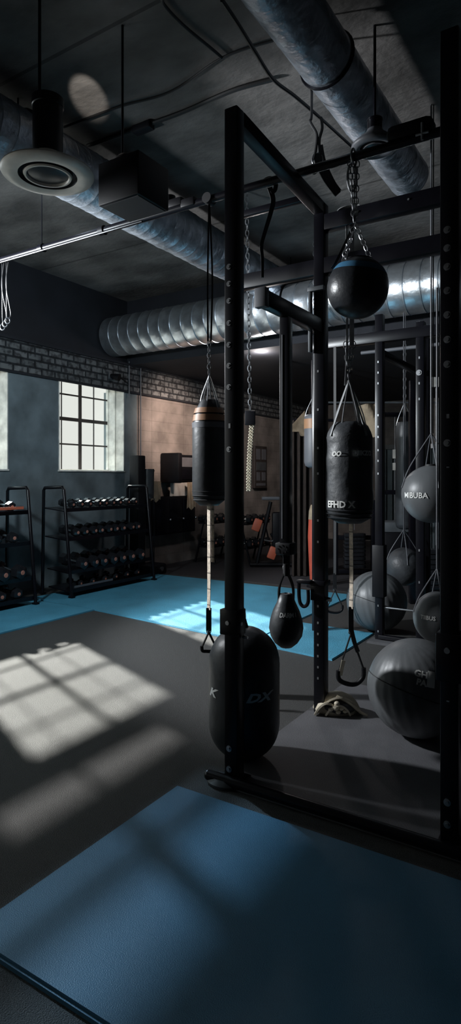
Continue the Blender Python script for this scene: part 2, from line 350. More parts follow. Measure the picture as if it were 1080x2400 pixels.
# ------------------------------------------------------------------ mats
def polymat(name, pts, z0, z1, m, label, bev=.006):
    bm = NB(); top = [bm.verts.new((x, y, z1)) for x, y in pts]; bot = [bm.verts.new((x, y, z0)) for x, y in pts]
    bm.faces.new(top); bm.faces.new(list(reversed(bot)))
    n = len(pts)
    for i in range(n): bm.faces.new((bot[i], bot[(i + 1) % n], top[(i + 1) % n], top[i]))
    bmesh.ops.bevel(bm, geom=[e for e in bm.edges if abs(e.verts[0].co.z - z1) < 1e-5 and abs(e.verts[1].co.z - z1) < 1e-5], offset=bev, segments=2, affect='EDGES')
    cx = sum(p[0] for p in pts) / n; cy = sum(p[1] for p in pts) / n
    return solo(name, bm, m, label, 'mat', (cx, cy, z0))
polymat('exercise_mat', [(-1.56, 1.06), (.6, 1.06), (.6, 2.05), (-1.56, 2.05)], 0, .02, 'mat2', 'large dark blue leathery mat filling the near floor', .008)
polymat('floor_mat', [(-5.35, 1.2), (-4.34, 1.2), (-4.34, 4.38), (-5.35, 4.38)], 0, .012, 'mat', 'blue floor mat at the left edge, under the cropped dumbbell rack')
polymat('floor_mat', [(-5.35, 4.42), (-4.75, 4.42), (-2.46, 4.16), (-2.46, 6.45), (-5.35, 6.45)], 0, .012, 'mat', 'widest bright blue floor mat with sun streaks, in front of the full dumbbell rack')
polymat('floor_mat', [(-2.45, 4.16), (-1.72, 4.07), (-1.72, 4.95), (-2.45, 4.98)], 0, .012, 'mat', 'small blue floor mat corner behind the pear-shaped bag and round-handled strap')
polymat('floor_mat', [(-1.7, 6.0), (-.4, 6.0), (-.4, 6.6), (-1.7, 6.6)], 0, .012, 'mat', 'scrap of blue floor mat seen between far rack posts')
polymat('rack_mat', [(-1.46, 2.17), (1.0, 2.17), (1.0, 3.66), (-1.46, 3.66)], 0, .018, 'gmat', 'grey rubber mat under the near rack and large ball')
polymat('rack_mat', [(-1.68, 4.66), (.4, 4.66), (.4, 6.0), (-1.30, 6.0), (-1.30, 4.80), (-1.68, 4.80)], 0, .018, 'gmat', 'small grey mat between the far rack posts')
# ------------------------------------------------------------------ ducts
def duct(name, p0, p1, R, step, rib, m, label, wob=0.0, hangers=()):
    mt, L = axis_m(p0, p1); prof = [(0, 0)]; z = 0
    while z < L:
        prof += [(R, z), (R, min(L, z + step * .90)), (R + rib * .5, min(L, z + step * .93)), (R - rib, min(L, z + step * .96)), (R, min(L, z + step * .99))]; z += step
    prof = [q for i, q in enumerate(prof) if i == 0 or q[1] < L] + [(R, L), (0, L)]
    fn = (lambda p: p * (1 + wob * noise.noise(Vector((p.x * 5, p.y * 5, p.z * 2.2)))) if False else Vector((p.x * (1 + wob * noise.noise(p * 5)), p.y * (1 + wob * noise.noise(p * 5)), p.z))) if wob else None
    t = thing(name, label, 'duct', p0); bm = NB(); lathe(bm, prof, mt, 64, fn); finish('duct_body', bm, m, t, 60)
    for f in hangers:
        c = Vector(p0).lerp(Vector(p1), f); bm = NB(); d = (Vector(p1) - Vector(p0)).normalized(); u = d.cross(Vector((0, 0, 1)))
        tube(bm, ring_pts(c, u, (0, 0, 1), R + rib + .004, R + rib + .004, 28), .008, 6, False, True)
        cyl(bm, c + Vector((0, 0, R)), (c.x, c.y, ZC), .006, seg=8); finish('hanger', bm, 'black', t)
duct('ventilation_duct', (-5.70, 6.08, 3.17), (3.1, 6.08, 3.17), .255, .165, .008, 'duct', 'ribbed silver duct crossing behind the racks under the ceiling', .0, (.3, .55))
duct('ventilation_duct', (-3.25, -1.5, 3.45), (-3.25, 5.95, 3.45), .195, .12, .004, 'ductd', 'grey duct on the left running away past the round lamp', .03, (.55,))
duct('ventilation_duct', (-1.30, -1.5, 3.50), (-1.30, 4.5, 3.50), .142, .3, .003, 'ductd', 'dark overhead duct at top right, cut by the upper frame edge', .03, (.75,))
# ------------------------------------------------------------------ near rack
S = .0625; BLT = .012
XA, XB, YA, YC, XH = -1.384, -.494, 2.22, 3.12, -1.95
ZT = 2.865; ZM = .018
rack = thing('power_rack', 'tall black steel power rack in the foreground, silver bolts up its uprights', 'rack', ((XA + XB) / 2, (YA + YC) / 2, ZM))
def upright(x, y, z0, z1, root, bolts=(), holes=(), D=None, s=S, plates=()):
    bm = NB(); b2(bm, x - s / 2, x + s / 2, y - s / 2, y + s / 2, z0, z1, .005); u = finish('upright', bm, 'black', root)
    for z, r in bolts:
        bm = NB(); fy = y - s / 2
        cyl(bm, (x - .006, fy + .002, z), (x - .006, fy - .004, z), r, seg=20); cyl(bm, (x - .006, fy - .003, z), (x - .006, fy - .010, z), r * .6, seg=6)
        finish('bolt', bm, 'bolt', u)
    for z, h in holes:
        bm = NB(); box(bm, (x - .004, y - s / 2, z), (.009, .004, h)); finish('hole_light_mark', bm, 'bolt', u)  # pale metal marks standing in for light through the post holes
    return u
def zat(py, D): return EYE + (HOR - py) / F * D
DA = 2.62 - .03; DB = 2.11; DC = 3.35
uA = upright(XA, YA, ZM, ZT, rack, [(zat(v, DA), BLT) for v in (625, 665, 705, 757, 808, 857, 907, 1053)] + [(zat(v, DA), .013) for v in (1755, 1803)], [(zat(998, DA), .02)])
uB = upright(XB, YA, ZM, 2.85, rack, [(zat(v, DB), .0125) for v in (537, 580, 624, 680, 737, 795, 853, 1038, 1883, 1935)], [(zat(975, DB), .015), (zat(1095, DB), .004), (zat(1645, DB), .004)])
uC = upright(XA, YC, ZM, 2.80, rack, [], [(zat(v, DC), .012) for v in (870, 960, 1050, 1110, 1220, 1270, 1460, 1486, 1512, 1538, 1564, 1590, 1421)])
uD = upright(XB + .01, YC, ZM, 2.80, rack)
uH = upright(XH, YC, 0, 2.88, rack)
def beam(p0, p1, hw, hh, root, name='crossbeam', m='black'):
    p0, p1 = Vector(p0), Vector(p1); d = p1 - p0; bm = NB()
    rot = Matrix.Rotation(math.atan2(d.y, d.x), 4, 'Z') @ Matrix.Rotation(-math.atan2(d.z, math.hypot(d.x, d.y)), 4, 'Y')
    box(bm, (p0 + p1) / 2, (d.length, hw, hh), rot=rot, bev=.003); return finish(name, bm, m, root)
beam((XA, YA + .03, ZT - .03), (XA, YC, 2.77), .06, .06, rack, 'top_rail')
beam((XB, YA + .03, 2.82), (XB, YC, 2.77), .06, .06, rack, 'top_rail')
cb = beam((XA + .03, YC, 2.69), (XB, YC, 2.69), .06, .085, rack)
for f in (.25, .55, .8, .93):
    bm = NB(); x = XA + (XB - XA) * f; cyl(bm, (x, YC - .028, 2.69 + .01), (x, YC - .035, 2.70), .005); finish('rivet', bm, 'bolt', cb)
mb = beam((XH, YC, 2.455), (.3, YC, 2.455), .06, .085, rack)
beam((XH, YC, 2.86), (XA - .03, YC, 2.86), .035, .035, rack)
bm = NB(); tube(bm, [(XA - .10, YA - .045, .028), (XB + .2, YA - .045, .028)], .022, 12, False)
sph(bm, (XA - .10, YA - .045, .028), .022, 12, 8); finish('front_foot_bar', bm, 'black', rack)
bm = NB(); lathe(bm, [(0, 0), (.058, 0), (.062, .012), (.045, .03), (0, .036)], Matrix.Translation((XA - .035, YA - .03, .001)) @ Matrix.Diagonal((1.25, .9, 1, 1)), 28); finish('foot_cap', bm, 'grey', rack)
bm = NB(); b2(bm, XA - .06, XA + .055, YA - .06, YA + .05, ZM, ZM + .012, .003); finish('foot_plate', bm, 'black', rack)
bm = NB(); b2(bm, XB - .045, XB + .10, YA - .06, YA + .05, ZM, ZM + .016, .003); finish('foot_plate', bm, 'black', rack)
# sleeves
bm = NB(); z1, z0 = zat(1430, DA), zat(1490, DA); b2(bm, XA - .052, XA + .036, YA - .036, YA + .036, z0, z1, .004); s_ = finish('sleeve', bm, 'black', rack)
bm = NB(); cyl(bm, (XA - .01, YA - .035, zat(1460, DA)), (XA - .01, YA - .043, zat(1460, DA)), .009); cyl(bm, (XA + .035, YA - .01, zat(1462, DA)), (XA + .043, YA - .01, zat(1462, DA)), .008)
cyl(bm, (XA + .035, YA + .01, zat(1495, DA)), (XA + .06, YA + .01, zat(1495, DA)), .006); finish('bolt', bm, 'bolt', s_)
bm = NB(); b2(bm, XB - .045, XB + .05, YA - .037, YA + .04, zat(1600, DB), zat(1487, DB), .004); s_ = finish('sleeve', bm, 'black', rack)
bm = NB(); cyl(bm, (XB - .005, YA - .036, zat(1525, DB)), (XB - .005, YA - .044, zat(1525, DB)), .010); finish('bolt', bm, 'bolt', s_)
# jcup on C
bm = NB(); zj = zat(1365, DC); b2(bm, XA - .045, XA + .04, YC - .045, YC + .04, zj - .02, zj + .01, .005); b2(bm, XA - .045, XA + .036, YC - .04, YC - .033, zj - .10, zj, .002)
tube(bm, [(XA - .04, YC - .03, zj), (XA - .10, YC - .05, zj + .002), (XA - .105, YC - .06, zj - .03), (XA - .10, YC - .06, zj - .11), (XA - .075, YC - .06, zj - .135), (XA - .05, YC - .06, zj - .11), (XA - .05, YC - .06, zj - .04)], .010, 8)
b2(bm, XA - .115, XA - .03, YC - .075, YC - .03, zj - .01, zj + .012, .006); finish('bar_hook', bm, 'black', rack)
bm = NB(); cyl(bm, (XA + .035, YC, zat(1405, DC)), (XA + .06, YC, zat(1405, DC)), .012); finish('knob', bm, 'bolt', rack)
# cantilever arm with drop post
arm = beam((XA, 2.47, 2.125), (XA, YC - .03, 2.125), .05, .075, rack, 'arm')
bm = NB(); b2(bm, XA - .03, XA + .03, 2.44, 2.475, 2.08, 2.17, .004); finish('end_cap', bm, 'greyband', arm)
zg = zat(1290, 3.02); YG = 2.70
bm = NB(); b2(bm, XA - .024, XA + .024, YG - .024, YG + .024, zg + .02, 2.09, .003); dp = finish('drop_post', bm, 'black', rack)
bm = NB(); b2(bm, XA - .012, XA - .006, YG - .027, YG - .024, zg + .06, 2.0); finish('slot_strip', bm, 'greyband', dp)
bm = NB(); box(bm, (XA, YG, zg + .01), (.085, .075, .06), 0, .008)
for k in range(8):
    a = k * math.pi / 4; cyl(bm, (XA + .025 * math.cos(a), YG - .037, zg + .01 + .018 * math.sin(a)), (XA + .025 * math.cos(a), YG - .041, zg + .01 + .018 * math.sin(a)), .004, seg=8)
finish('trolley', bm, 'black2', dp)
# cap and plate hung below the mid crossbeam at C
bm = NB(); z0 = zat(668, 3.3); b2(bm, XA - .055, XA + .04, YC - .06, YC - .033, z0 - .02, z0 + .004, .003); b2(bm, XA - .05, XA - .035, YC - .06, YC - .033, z0 - .35, z0 - .02, .002)
finish('pulley_bracket', bm, 'grey', rack)
# ------------------------------------------------------------------ far rack
Y2 = 4.78; rack2 = thing('power_rack', 'far black power rack whose posts frame the second ball', 'rack', (-1.3, Y2, .0))
pE = PY(890, 1500, Y2); pF = PY(986, 1500, Y2)
uE = upright(pE.x, Y2, 0.0, 2.60, rack2, [], [(zat(v, 4.87), .016) for v in (848, 873, 898, 973, 1000, 1024, 1055, 1080, 1110, 1390, 1420, 1480)])
uF = upright(pF.x, Y2, 0.0, 2.5, rack2, [(zat(873, 4.7), .022)], [(zat(v, 4.7), .018) for v in (838, 898, 935, 1290, 1365)])
upright(-2.16, Y2, 0, 2.5, rack2); upright(-.55, Y2, 0, 2.5, rack2); upright(-1.55, 5.95, 0, 2.62, rack2); upright(-.55, 5.95, 0, 2.62, rack2)
beam((-2.2, Y2, 2.42), (-.5, Y2, 2.42), .07, .085, rack2)
bm = NB(); tube(bm, [(-2.2, 5.95, 2.56), (-.4, 5.95, 2.56)], .018, 12, False); finish('pull_up_bar', bm, 'greyband', rack2)
for x in (pE.x, -.55): beam((x, Y2, 2.3), (x, 5.95, 2.3), .05, .05, rack2, 'top_rail')
beam((pE.x, Y2 - .02, .04), (-.55, Y2 - .02, .04), .05, .03, rack2, 'base_rail')
bm = NB(); tube(bm, [(pE.x, Y2, .27), (pF.x, Y2, .27)], .008, 8, False); finish('spacer_rod', bm, 'chrome', rack2)
bm = NB(); b2(bm, pE.x - .05, pE.x + .045, Y2 - .045, Y2 + .04, zat(1400, 4.87), zat(1278, 4.87), .005); finish('sleeve', bm, 'black2', rack2)
# ------------------------------------------------------------------ pipe rail
YP, ZP = 2.9, 2.89
pr = thing('ceiling_rail', 'long black pipe hung across the room, carrying the left punching bag', 'rail', (-4.15, YP, ZP))
bm = NB(); tube(bm, [(-4.15, YP, ZP), (1.6, YP, ZP)], .022, 12, False); finish('pipe', bm, 'black', pr)
bm = NB(); tube(bm, [(-4.12, YP - .03, ZP - .03), (-2.45, YP - .03, ZP - .03)], .006, 8, False); finish('conduit', bm, 'black', pr)
for px in (98,): 
    q = PY(px, 500, YP); bm = NB(); cyl(bm, (q.x, YP, ZP), (q.x, YP, ZC), .004, seg=8); cyl(bm, (q.x - .02, YP, ZP), (q.x + .02, YP, ZP), .03); finish('hanger', bm, 'black', pr)
q = PY(412, 465, YP); bm = NB(); box(bm, (q.x, YP, ZP + .03), (.12, .06, .05), 0, .01); cyl(bm, (q.x - .04, YP, ZP + .05), (q.x - .04, YP, ZP + .085), .03); box(bm, (q.x + .10, YP, ZP + .01), (.1, .055, .05), 0, .01); finish('clamp', bm, 'black2', pr)
q = PY(240, 520, YP); bm = NB(); cyl(bm, (q.x - .02, YP, ZP), (q.x + .02, YP, ZP), .030); finish('coupling', bm, 'black2', pr)
q = PY(960, 520, YP); bm = NB(); box(bm, (q.x, YP + .02, ZP + .05), (.22, .10, .08), 0, .03); finish('junction_box', bm, 'black2', pr)
for k in range(4):
    q = PY(985 + (k % 2) * 12, 520, YP)
bm = NB(); q = PY(993, 330, YP); cyl(bm, (q.x, YP - .03, ZP - .03), (q.x, YP - .03, ZP + .05), .006); cyl(bm, (q.x - .03, YP - .03, ZP), (q.x + .03, YP - .03, ZP), .006); finish('bolt', bm, 'bolt', pr)
# ------------------------------------------------------------------ bags
def hang_straps(bm, top, c, R, z, n=4, r=.004, a0=.4):
    for k in range(n):
        a = a0 + k * 2 * math.pi / n
        tube(bm, [top, (c[0] + R * .75 * math.cos(a), c[1] + R * .75 * math.sin(a), z + (top[2] - z) * .35), (c[0] + R * math.cos(a), c[1] + R * math.sin(a), z)], r, 6)
def wrinkle(amp, s=9):
    return lambda p: Vector((p.x * (1 + amp * noise.noise(Vector((p.x * s, p.y * s, p.z * s * 1.6)))), p.y * (1 + amp * noise.noise(Vector((p.x * s, p.y * s, p.z * s * 1.6)))), p.z))
# bag on the left
c1 = PY(490, 1185, YP); D1 = YP / (CT + ST * (490 - 540) / F); Rb = .096; zb, zt = zat(1186, D1), zat(938, D1)
H = zt - zb
t = thing('punching_bag', 'slim black punching bag with copper bands, hanging left of the near upright', 'punching bag', (c1.x, YP, zb))
bm = NB(); lathe(bm, [(0, 0), (Rb * .55, .004), (Rb * .88, .03), (Rb, .075), (Rb, H * .74), (Rb * .93, H * .82), (Rb * .78, H * .91), (Rb * .55, H * .985), (Rb * .5, H), (0, H)], Matrix.Translation((c1.x, YP, zb)), 48, wrinkle(.012)); finish('bag_body', bm, 'leather', t, 60)
for zz in (.06, .10, .14):
    bm = NB(); rr = Rb * (.93 if zz < .08 else .985); lathe(bm, [(rr, H * zz - .004), (rr + .004, H * zz), (rr, H * zz + .004)], Matrix.Translation((c1.x, YP, zb)), 48); finish('seam', bm, 'webd', t)
for zz, hh, m in ((.80, .035, 'tan'), (.735, .03, 'greyband')):
    bm = NB(); rr = Rb * (1.004 if zz < .74 else .975); lathe(bm, [(rr + .001, H * zz), (rr - (.0 if zz < .75 else .006) + .002, H * (zz) + hh)], Matrix.Translation((c1.x, YP, zb)), 48); finish('band', bm, m, t)
bm = NB(); rr = Rb * .865; lathe(bm, [(rr + .006, H * .872), (rr - .003, H * .872 + .03)], Matrix.Translation((c1.x, YP, zb)), 48); finish('band', bm, 'tan', t)
zk = zat(880, D1); top = Vector((c1.x, YP, zk))
bm = NB(); hang_straps(bm, top, (c1.x, YP), Rb * .55, zb + H * .97, 4, .0035); hang_straps(bm, top, (c1.x, YP), Rb * .9, zb + H * .86, 2, .003, 2.8)
chain(bm, top, (c1.x, YP, zat(800, D1))); finish('chain', bm, 'chain', t)
bm = NB()
for dx in (-.008, .012): ribbon(bm, [(c1.x + dx, YP, zat(800, D1)), (c1.x + dx * 1.6, YP + .004, zat(650, D1)), (c1.x, YP, ZP)], .010, .003)
cyl(bm, (c1.x, YP - .03, ZP), (c1.x, YP + .03, ZP), .03); finish('hanging_strap', bm, 'webd', t)
# trainer strap + triangular handle below bag
def trainer(x, y, ztop, zjoin, zbot, wid, label, side=(CT, ST, 0), strapw=.028, style=0, double=False, wm='webbing'):
    t = thing('suspension_strap', label, 'strap', (x, y, zbot)); s = Vector(side)
    o0 = Vector((x, y, 0)); bm = NB(); ribbon(bm, [o0 + Vector((0, 0, zjoin + .12)), o0 + Vector((0.002, 0, (ztop + zjoin) / 2)), o0 + Vector((0, 0, ztop))], strapw, .003, (.95, -.3, 0))
    finish('webbing', bm, wm, t)
    if double:
        bm = NB(); ribbon(bm, [o0 + s * .024 + Vector((0, 0, zjoin + (ztop - zjoin) * .55)), o0 + s * .022 + Vector((0, 0, ztop))], strapw * .8, .003, (.95, -.3, 0)); finish('webbing', bm, 'webbing', t)
    bm = NB(); ribbon(bm, [o0 + Vector((0, 0, zjoin)), o0 + Vector((0, 0, zjoin + .13))], strapw * 1.1, .005, side)
    a = o0 + Vector((0, 0, zjoin)); hh = zjoin - zbot
    L, R2 = o0 + s * (-wid / 2) + Vector((0, 0, zbot + hh * .25)), o0 + s * (wid / 2) + Vector((0, 0, zbot + hh * .3))
    ribbon(bm, [a + s * .004, L], .014, .005, (0, 1, 0)); ribbon(bm, [a - s * .004, R2], .014, .005, (0, 1, 0)); finish('handle_strap', bm, 'webd', t)
    bm = NB(); b_ = o0 + Vector((0, 0, zbot + .012))
    tube(bm, [L + Vector((0, 0, .01)), L + s * .004 + Vector((0, 0, -hh * .13)), b_ - s * wid * .15, b_ + s * wid * .2, R2 - s * .004 + Vector((0, 0, -hh * .14)), R2 + Vector((0, 0, .01))], .0125 if style else .010, 10); finish('handle', bm, 'black2', t)
    bm = NB(); b_ = a + Vector((0, 0, -.004)); tube(bm, ring_pts(b_, s, (0, 0, 1), .012, .012, 12), .003, 6, False, True); finish('ring', bm, 'chain', t)
    return t
trainer(c1.x, YP - .004, zb, zat(1478, D1), zat(1531, D1), .08, 'beige webbing strap with small triangular handle below the copper-banded bag', double=True)
# medicine ball with blue stripe
DBl = YP / (CT + ST * (838 - 540) / F); cb_ = PY(838, 675, YP); Rm = .150
t = thing('hanging_ball', 'black ball with a blue stripe, highest of the hanging balls', 'ball', (cb_.x, YP, cb_.z - Rm))
bm = NB(); sph(bm, cb_, Rm, 56, 28); finish('ball_body', bm, 'ballb', t, 80)
def band_s(c, R, l0, l1, m, parent, tilt=Matrix(), name='stripe'):
    bm = NB(); n = 6; lathe(bm, [(R * math.cos(l0 + (l1 - l0) * i / n), R * math.sin(l0 + (l1 - l0) * i / n)) for i in range(n + 1)], Matrix.Translation(c) @ tilt, 56); return finish(name, bm, m, parent, 80)
band_s(cb_, Rm + .0015, R_(27), R_(42), 'stripe', t, Matrix.Rotation(R_(8), 4, 'Y'))
bm = NB(); lathe(bm, [(Rm * .52, Rm * .86), (Rm * .50, Rm * .9), (0, Rm * 1.01)], Matrix.Translation(cb_), 32); finish('cap', bm, 'webd', t, 80)
hub = Vector((cb_.x - .015, YP, zat(520, DBl)))
bm = NB(); s = Vector((CT, ST, 0))
for d in (s * -.075, s * .07, Vector((-.03, -.08, 0))): chain(bm, hub, Vector(cb_) + d + Vector((0, 0, Rm * .86)))
for k, dx in enumerate((-.014, .012, .0)): chain(bm, hub + s * dx * .3, Vector((cb_.x - .02, YP, ZP - .02)) + s * dx * 1.5)
finish('chain', bm, 'chain', t)
bm = NB(); tube(bm, ring_pts((cb_.x - .02, YP, ZP), (0, 1, 0), (0, 0, 1), .033, .038, 16), .006, 8, False, True)
tube(bm, ring_pts((cb_.x - .03, YP, ZP - .10), s, (0, 0, 1), .022, .07, 16), .006, 8, False, True); finish('carabiner', bm, 'chain', t)
bm = NB(); d0 = Vector(cb_) + s * -.125 + Vector((0, -.01, Rm * .62))
ribbon(bm, [d0, Vector(cb_) + s * -.09 + Vector((0, -.02, Rm * .93)), hub], .012, .004); finish('harness', bm, 'webd', t)
# bag 2
D2 = YC / (CT + ST * (820 - 540) / F); c2 = PY(819, 1225, YC); R2b = .122; zb, zt = zat(1226, D2), zat(990, D2); H = zt - zb
YB = YC
t = thing('punching_bag', 'worn black punching bag with pale lettering, beneath the blue-striped ball', 'punching bag', (c2.x, YB, zb))
def wr2(p):
    k = .035 * noise.noise(Vector((p.x * 8, p.y * 8, p.z * 11))) + .02 * noise.noise(Vector((p.x * 20, p.y * 20, p.z * 26)))
    return Vector((p.x * (1 + k), p.y * (1 + k), p.z))
prof = [(0, 0), (R2b * .5, .0), (R2b * .8, .02), (R2b * .93, .05)] + [(R2b * (1 + .02 * math.sin(i * .9)), .08 + (H * .85 - .08) * i / 14) for i in range(15)] + [(R2b * .95, H * .9), (R2b * .8, H * .96), (R2b * .62, H), (0, H * 1.01)]
bm = NB(); lathe(bm, prof, Matrix.Translation((c2.x, YB, zb)), 64, wr2); finish('bag_body', bm, 'leather2', t, 80)
for f in (.035, .075, .11):
    bm = NB(); rr = R2b * (.96 if f < .05 else 1.0 if f < .09 else 1.02); lathe(bm, [(rr - .006, H * f - .006), (rr + .004, H * f), (rr - .006, H * f + .006)], Matrix.Translation((c2.x, YB, zb + .012)), 48); finish('seam_band', bm, 'leather', t)
fa = face_angle((c2.x, YB))
for s_, sz, z, dx, sh in (('EFHD X', .048, zb + H * .19, -.052, 0), ('DIIKZ/2', .034, zb + H * .685, .070, 0), ('OO', .035, zb + H * .68, -.07, .2)):
    bm = text_mesh(s_, sz, sh, .0016); wrap_cyl(bm, (c2.x, YB), R2b * 1.03 + .003, z, fa + dx / R2b); finish('lettering', bm, 'print', t)
top = Vector((c2.x - .004, YB, zat(890, D2))); bm = NB(); hang_straps(bm, top, (c2.x, YB), R2b * .7, zb + H * .95, 6, .004)
for k in range(3): chain(bm, top, top + Vector((.02 * (k - 1), .01 * k, (zat(800, D2) - top.z))), .04, .012)
finish('chain', bm, 'chain', t)
bm = NB(); z8 = zat(810, D2); s = Vector((CT, ST, 0))
ribbon(bm, [top + s * -.02 + Vector((0, 0, -.03)), Vector((c2.x, YB, z8)) + s * -.014, Vector((c2.x, YB, 2.66)) + s * -.016], .010, .003)
ribbon(bm, [Vector((c2.x, YB, z8)) + s * .012, Vector((c2.x, YB, 2.66)) + s * .012], .024, .003)
ribbon(bm, [(c2.x - .06, YB, 2.65), (c2.x - .055, YB, 2.74), (c2.x + .06, YB, 2.74), (c2.x + .06, YB, 2.65)], .05, .004, (0, 1, 0))
finish('hanging_strap', bm, 'pale', t)
bm = NB(); zr = zb + H * .95
for a in (fa - .9, fa + .75, fa + 2.5):
    u = Vector((math.cos(a), math.sin(a), 0)); ribbon(bm, [top, Vector((c2.x, YB, zr + .04)) + u * R2b * .75, Vector((c2.x, YB, zr - .05)) + u * (R2b * 1.03)], .012, .004, u.cross(Vector((0, 0, 1))))
finish('harness', bm, 'pale', t)
t = trainer(c2.x + .012, YB - .01, zb, zat(1478, D2), zat(1606, D2), .135, 'beige webbing strap with large rounded handle hanging over the grey mat', style=1, strapw=.024)
bm = NB(); q = Vector((c2.x + .012, YB - .01, 0)); s = Vector((CT, ST, 0)); ribbon(bm, [q + Vector((0, 0, zat(1470, D2))), q + s * .02 + Vector((0, -.01, zat(1500, D2))), q + s * .04 + Vector((0, -.01, zat(1525, D2)))], .022, .008); finish('buckle', bm, 'webd', t)
bm = NB(); L = q + s * -.055; ribbon(bm, [L + Vector((0, -.006, zat(1580, D2))), L + s * .018 + Vector((0, -.008, zat(1545, D2)))], .02, .008); finish('cream_tab', bm, 'wrap', t)
# capsule bag on the floor
cc = P(572, 1805, 2.83); Rc = .163; zt = zat(1466, 2.85); c3 = Vector((cc.x, cc.y, 0)); z0c = ZM
t = thing('standing_bag', 'big rounded black punching bag standing behind the near upright', 'punching bag', (c3.x, c3.y, z0c))
H = zt - z0c; prof = [(0, 0)] + [(Rc * math.sin(R_(a)) ** .85, Rc * 1.0 * (1 - math.cos(R_(a)))) for a in range(10, 91, 8)] + [(Rc, Rc + (H - 2.0 * Rc) * i / 8) for i in range(9)] + [(Rc * math.cos(R_(a)) ** .9, H - Rc + Rc * math.sin(R_(a))) for a in range(8, 88, 8)] + [(0, H)]
def wr3(p):
    k = .05 * max(0, min(1, (p.z - H * .72) / .1)) * noise.noise(Vector((p.x * 9, p.y * 9, p.z * 16))); return Vector((p.x * (1 + k), p.y * (1 + k), p.z))
bm = NB(); lathe(bm, prof, Matrix.Translation(c3 + Vector((0, 0, z0c))), 64, wr3); finish('bag_body', bm, 'leather', t, 80)
fa = face_angle(c3)
for s_, sz, dx in (('DX', .052, .064), ('K', .052, -.172)):
    bm = text_mesh(s_, sz, .35, .0022); wrap_cyl(bm, c3, Rc + .0025, zat(1636, 2.68), fa + dx / Rc, 1.55); finish('lettering', bm, 'print', t)
bm = NB(); k = c3 + Vector((0, 0, zt - .01)); s = Vector((CT, ST, 0)); lathe(bm, [(.035, -.03), (.02, .01), (.008, .05), (0, .055)], Matrix.Translation(k), 16)
tube(bm, [k, k + Vector((0, 0, .07)), k + s * -.01 + Vector((0, 0, .10))], .008); finish('top_tie', bm, 'leather', t)
bm = NB(); tube(bm, [k + s * .02 + Vector((0, -.04, -.02)), k + s * .06 + Vector((0, -.03, -.06)), k + s * .05 + Vector((0, -.04, -.12))], .006); finish('lace', bm, 'webd', t)
# pear bag under the drop post
pq = PY(668, 1455, YG); pc = Vector((XA + .001, YG, 0)); z0, z1 = zat(1519, 3.02), zat(1392, 3.02); Rp = .084; H = z1 - z0
t = thing('speed_bag', 'small black pear-shaped bag hanging in front of the blue mat', 'punching bag', (pc.x, pc.y, z0))
prof = [(0, 0), (Rp * .35, .006), (Rp * .68, .028), (Rp * .92, .062), (Rp, .10), (Rp * .95, .14), (Rp * .78, .185), (Rp * .55, .225), (Rp * .38, H), (Rp * .2, H + .004), (0, H - .02)]
bm = NB(); lathe(bm, prof, Matrix.Translation((pc.x, pc.y, z0)), 48, wrinkle(.03, 14)); finish('bag_body', bm, 'leather', t, 70)
bm = text_mesh('DARM I', .030, .1, .0004); wrap_cyl(bm, pc, Rp + .001, z0 + .175, face_angle(pc) + .12)
for v in bm.verts:
    f = (v.co.z - z0 - .14) / .045; r = Rp * (.95 - .17 * f) + .004; d = Vector((v.co.x - pc.x, v.co.y - pc.y, 0)).normalized(); v.co = Vector((pc.x + d.x * r, pc.y + d.y * r, v.co.z))
finish('lettering', bm, 'print', t)
s = Vector((CT, ST, 0)); bm = NB(); zk = zat(1340, 3.02)
for a in (-1, 1): ribbon(bm, [Vector((pc.x, pc.y, zk + .01)), Vector((pc.x, pc.y, z1 + .04)) + s * a * .032, Vector((pc.x, pc.y, z1 - .03)) + s * a * .035], .02, .005, (0, 1, .2))
ribbon(bm, [Vector((pc.x, pc.y, zk)), Vector((pc.x, pc.y, zg - .02))], .03, .012); cyl(bm, (pc.x, pc.y, zk - .02), (pc.x, pc.y, zk + .04), .016); finish('hanging_strap', bm, 'webd', t)
bm = NB(); tube(bm, ring_pts((pc.x, pc.y, zk + .02), s, (0, 0, 1), .015, .018, 12), .0035, 6, False, True); finish('ring', bm, 'chain', t)
# ------------------------------------------------------------------ balls
def gore(R, n=28, a=.007):
    def fn(p):
        th = math.atan2(p.y, p.x); k = 1 + a * math.sin(th * n) * (1 - abs(p.z) / R * .5); return Vector((p.x * k, p.y * k, p.z))
    return fn
def floor_ball(c, R, label, txt=None, z0=0):
    t = thing('exercise_ball', label, 'ball', (c[0], c[1], z0)); cc = Vector((c[0], c[1], z0 + R)); bm = NB(); sph(bm, (0, 0, 0), R, 112, 36, 1, gore(R))
    bmesh.ops.transform(bm, matrix=Matrix.Translation(cc) @ Matrix.Rotation(R_(14), 4, Vector((ST, -CT, 0))), verts=bm.verts); finish('ball_body', bm, 'ball', t, 80)
    bm = NB(); u = Vector((CT, ST, -.32)).normalized(); v = Vector((ST, -CT, .06)).normalized(); tube(bm, ring_pts(cc, u, v, R + .001, R + .001, 64), .0025, 5, False, True); finish('seam', bm, 'webd', t)
    return t, cc
bb = P(975, 1617, 3.064); t, cc = floor_ball((bb.x, bb.y), .243 - .005, 'largest grey ball, on the grey mat by the right upright', z0=ZM)
fa = face_angle(cc)
for s_, sz, dx, la in (('GH', .042, .0, .16), ('PA', .038, -.002, -.0)):
    bm = text_mesh(s_, sz, 0, .0016); wrap_sph(bm, cc, .2415, R_(23) + la, fa + R_(6), R_(-12)); finish('lettering', bm, 'print', t)
bm = NB()
bmesh.ops.create_grid(bm, x_segments=6, y_segments=8, size=.5)
for v in bm.verts: v.co.x *= .035; v.co.y *= .075
wrap_sph(bm, cc, .2412, R_(27), fa + R_(18), R_(-12)); finish('pale_patch', bm, 'print', t)
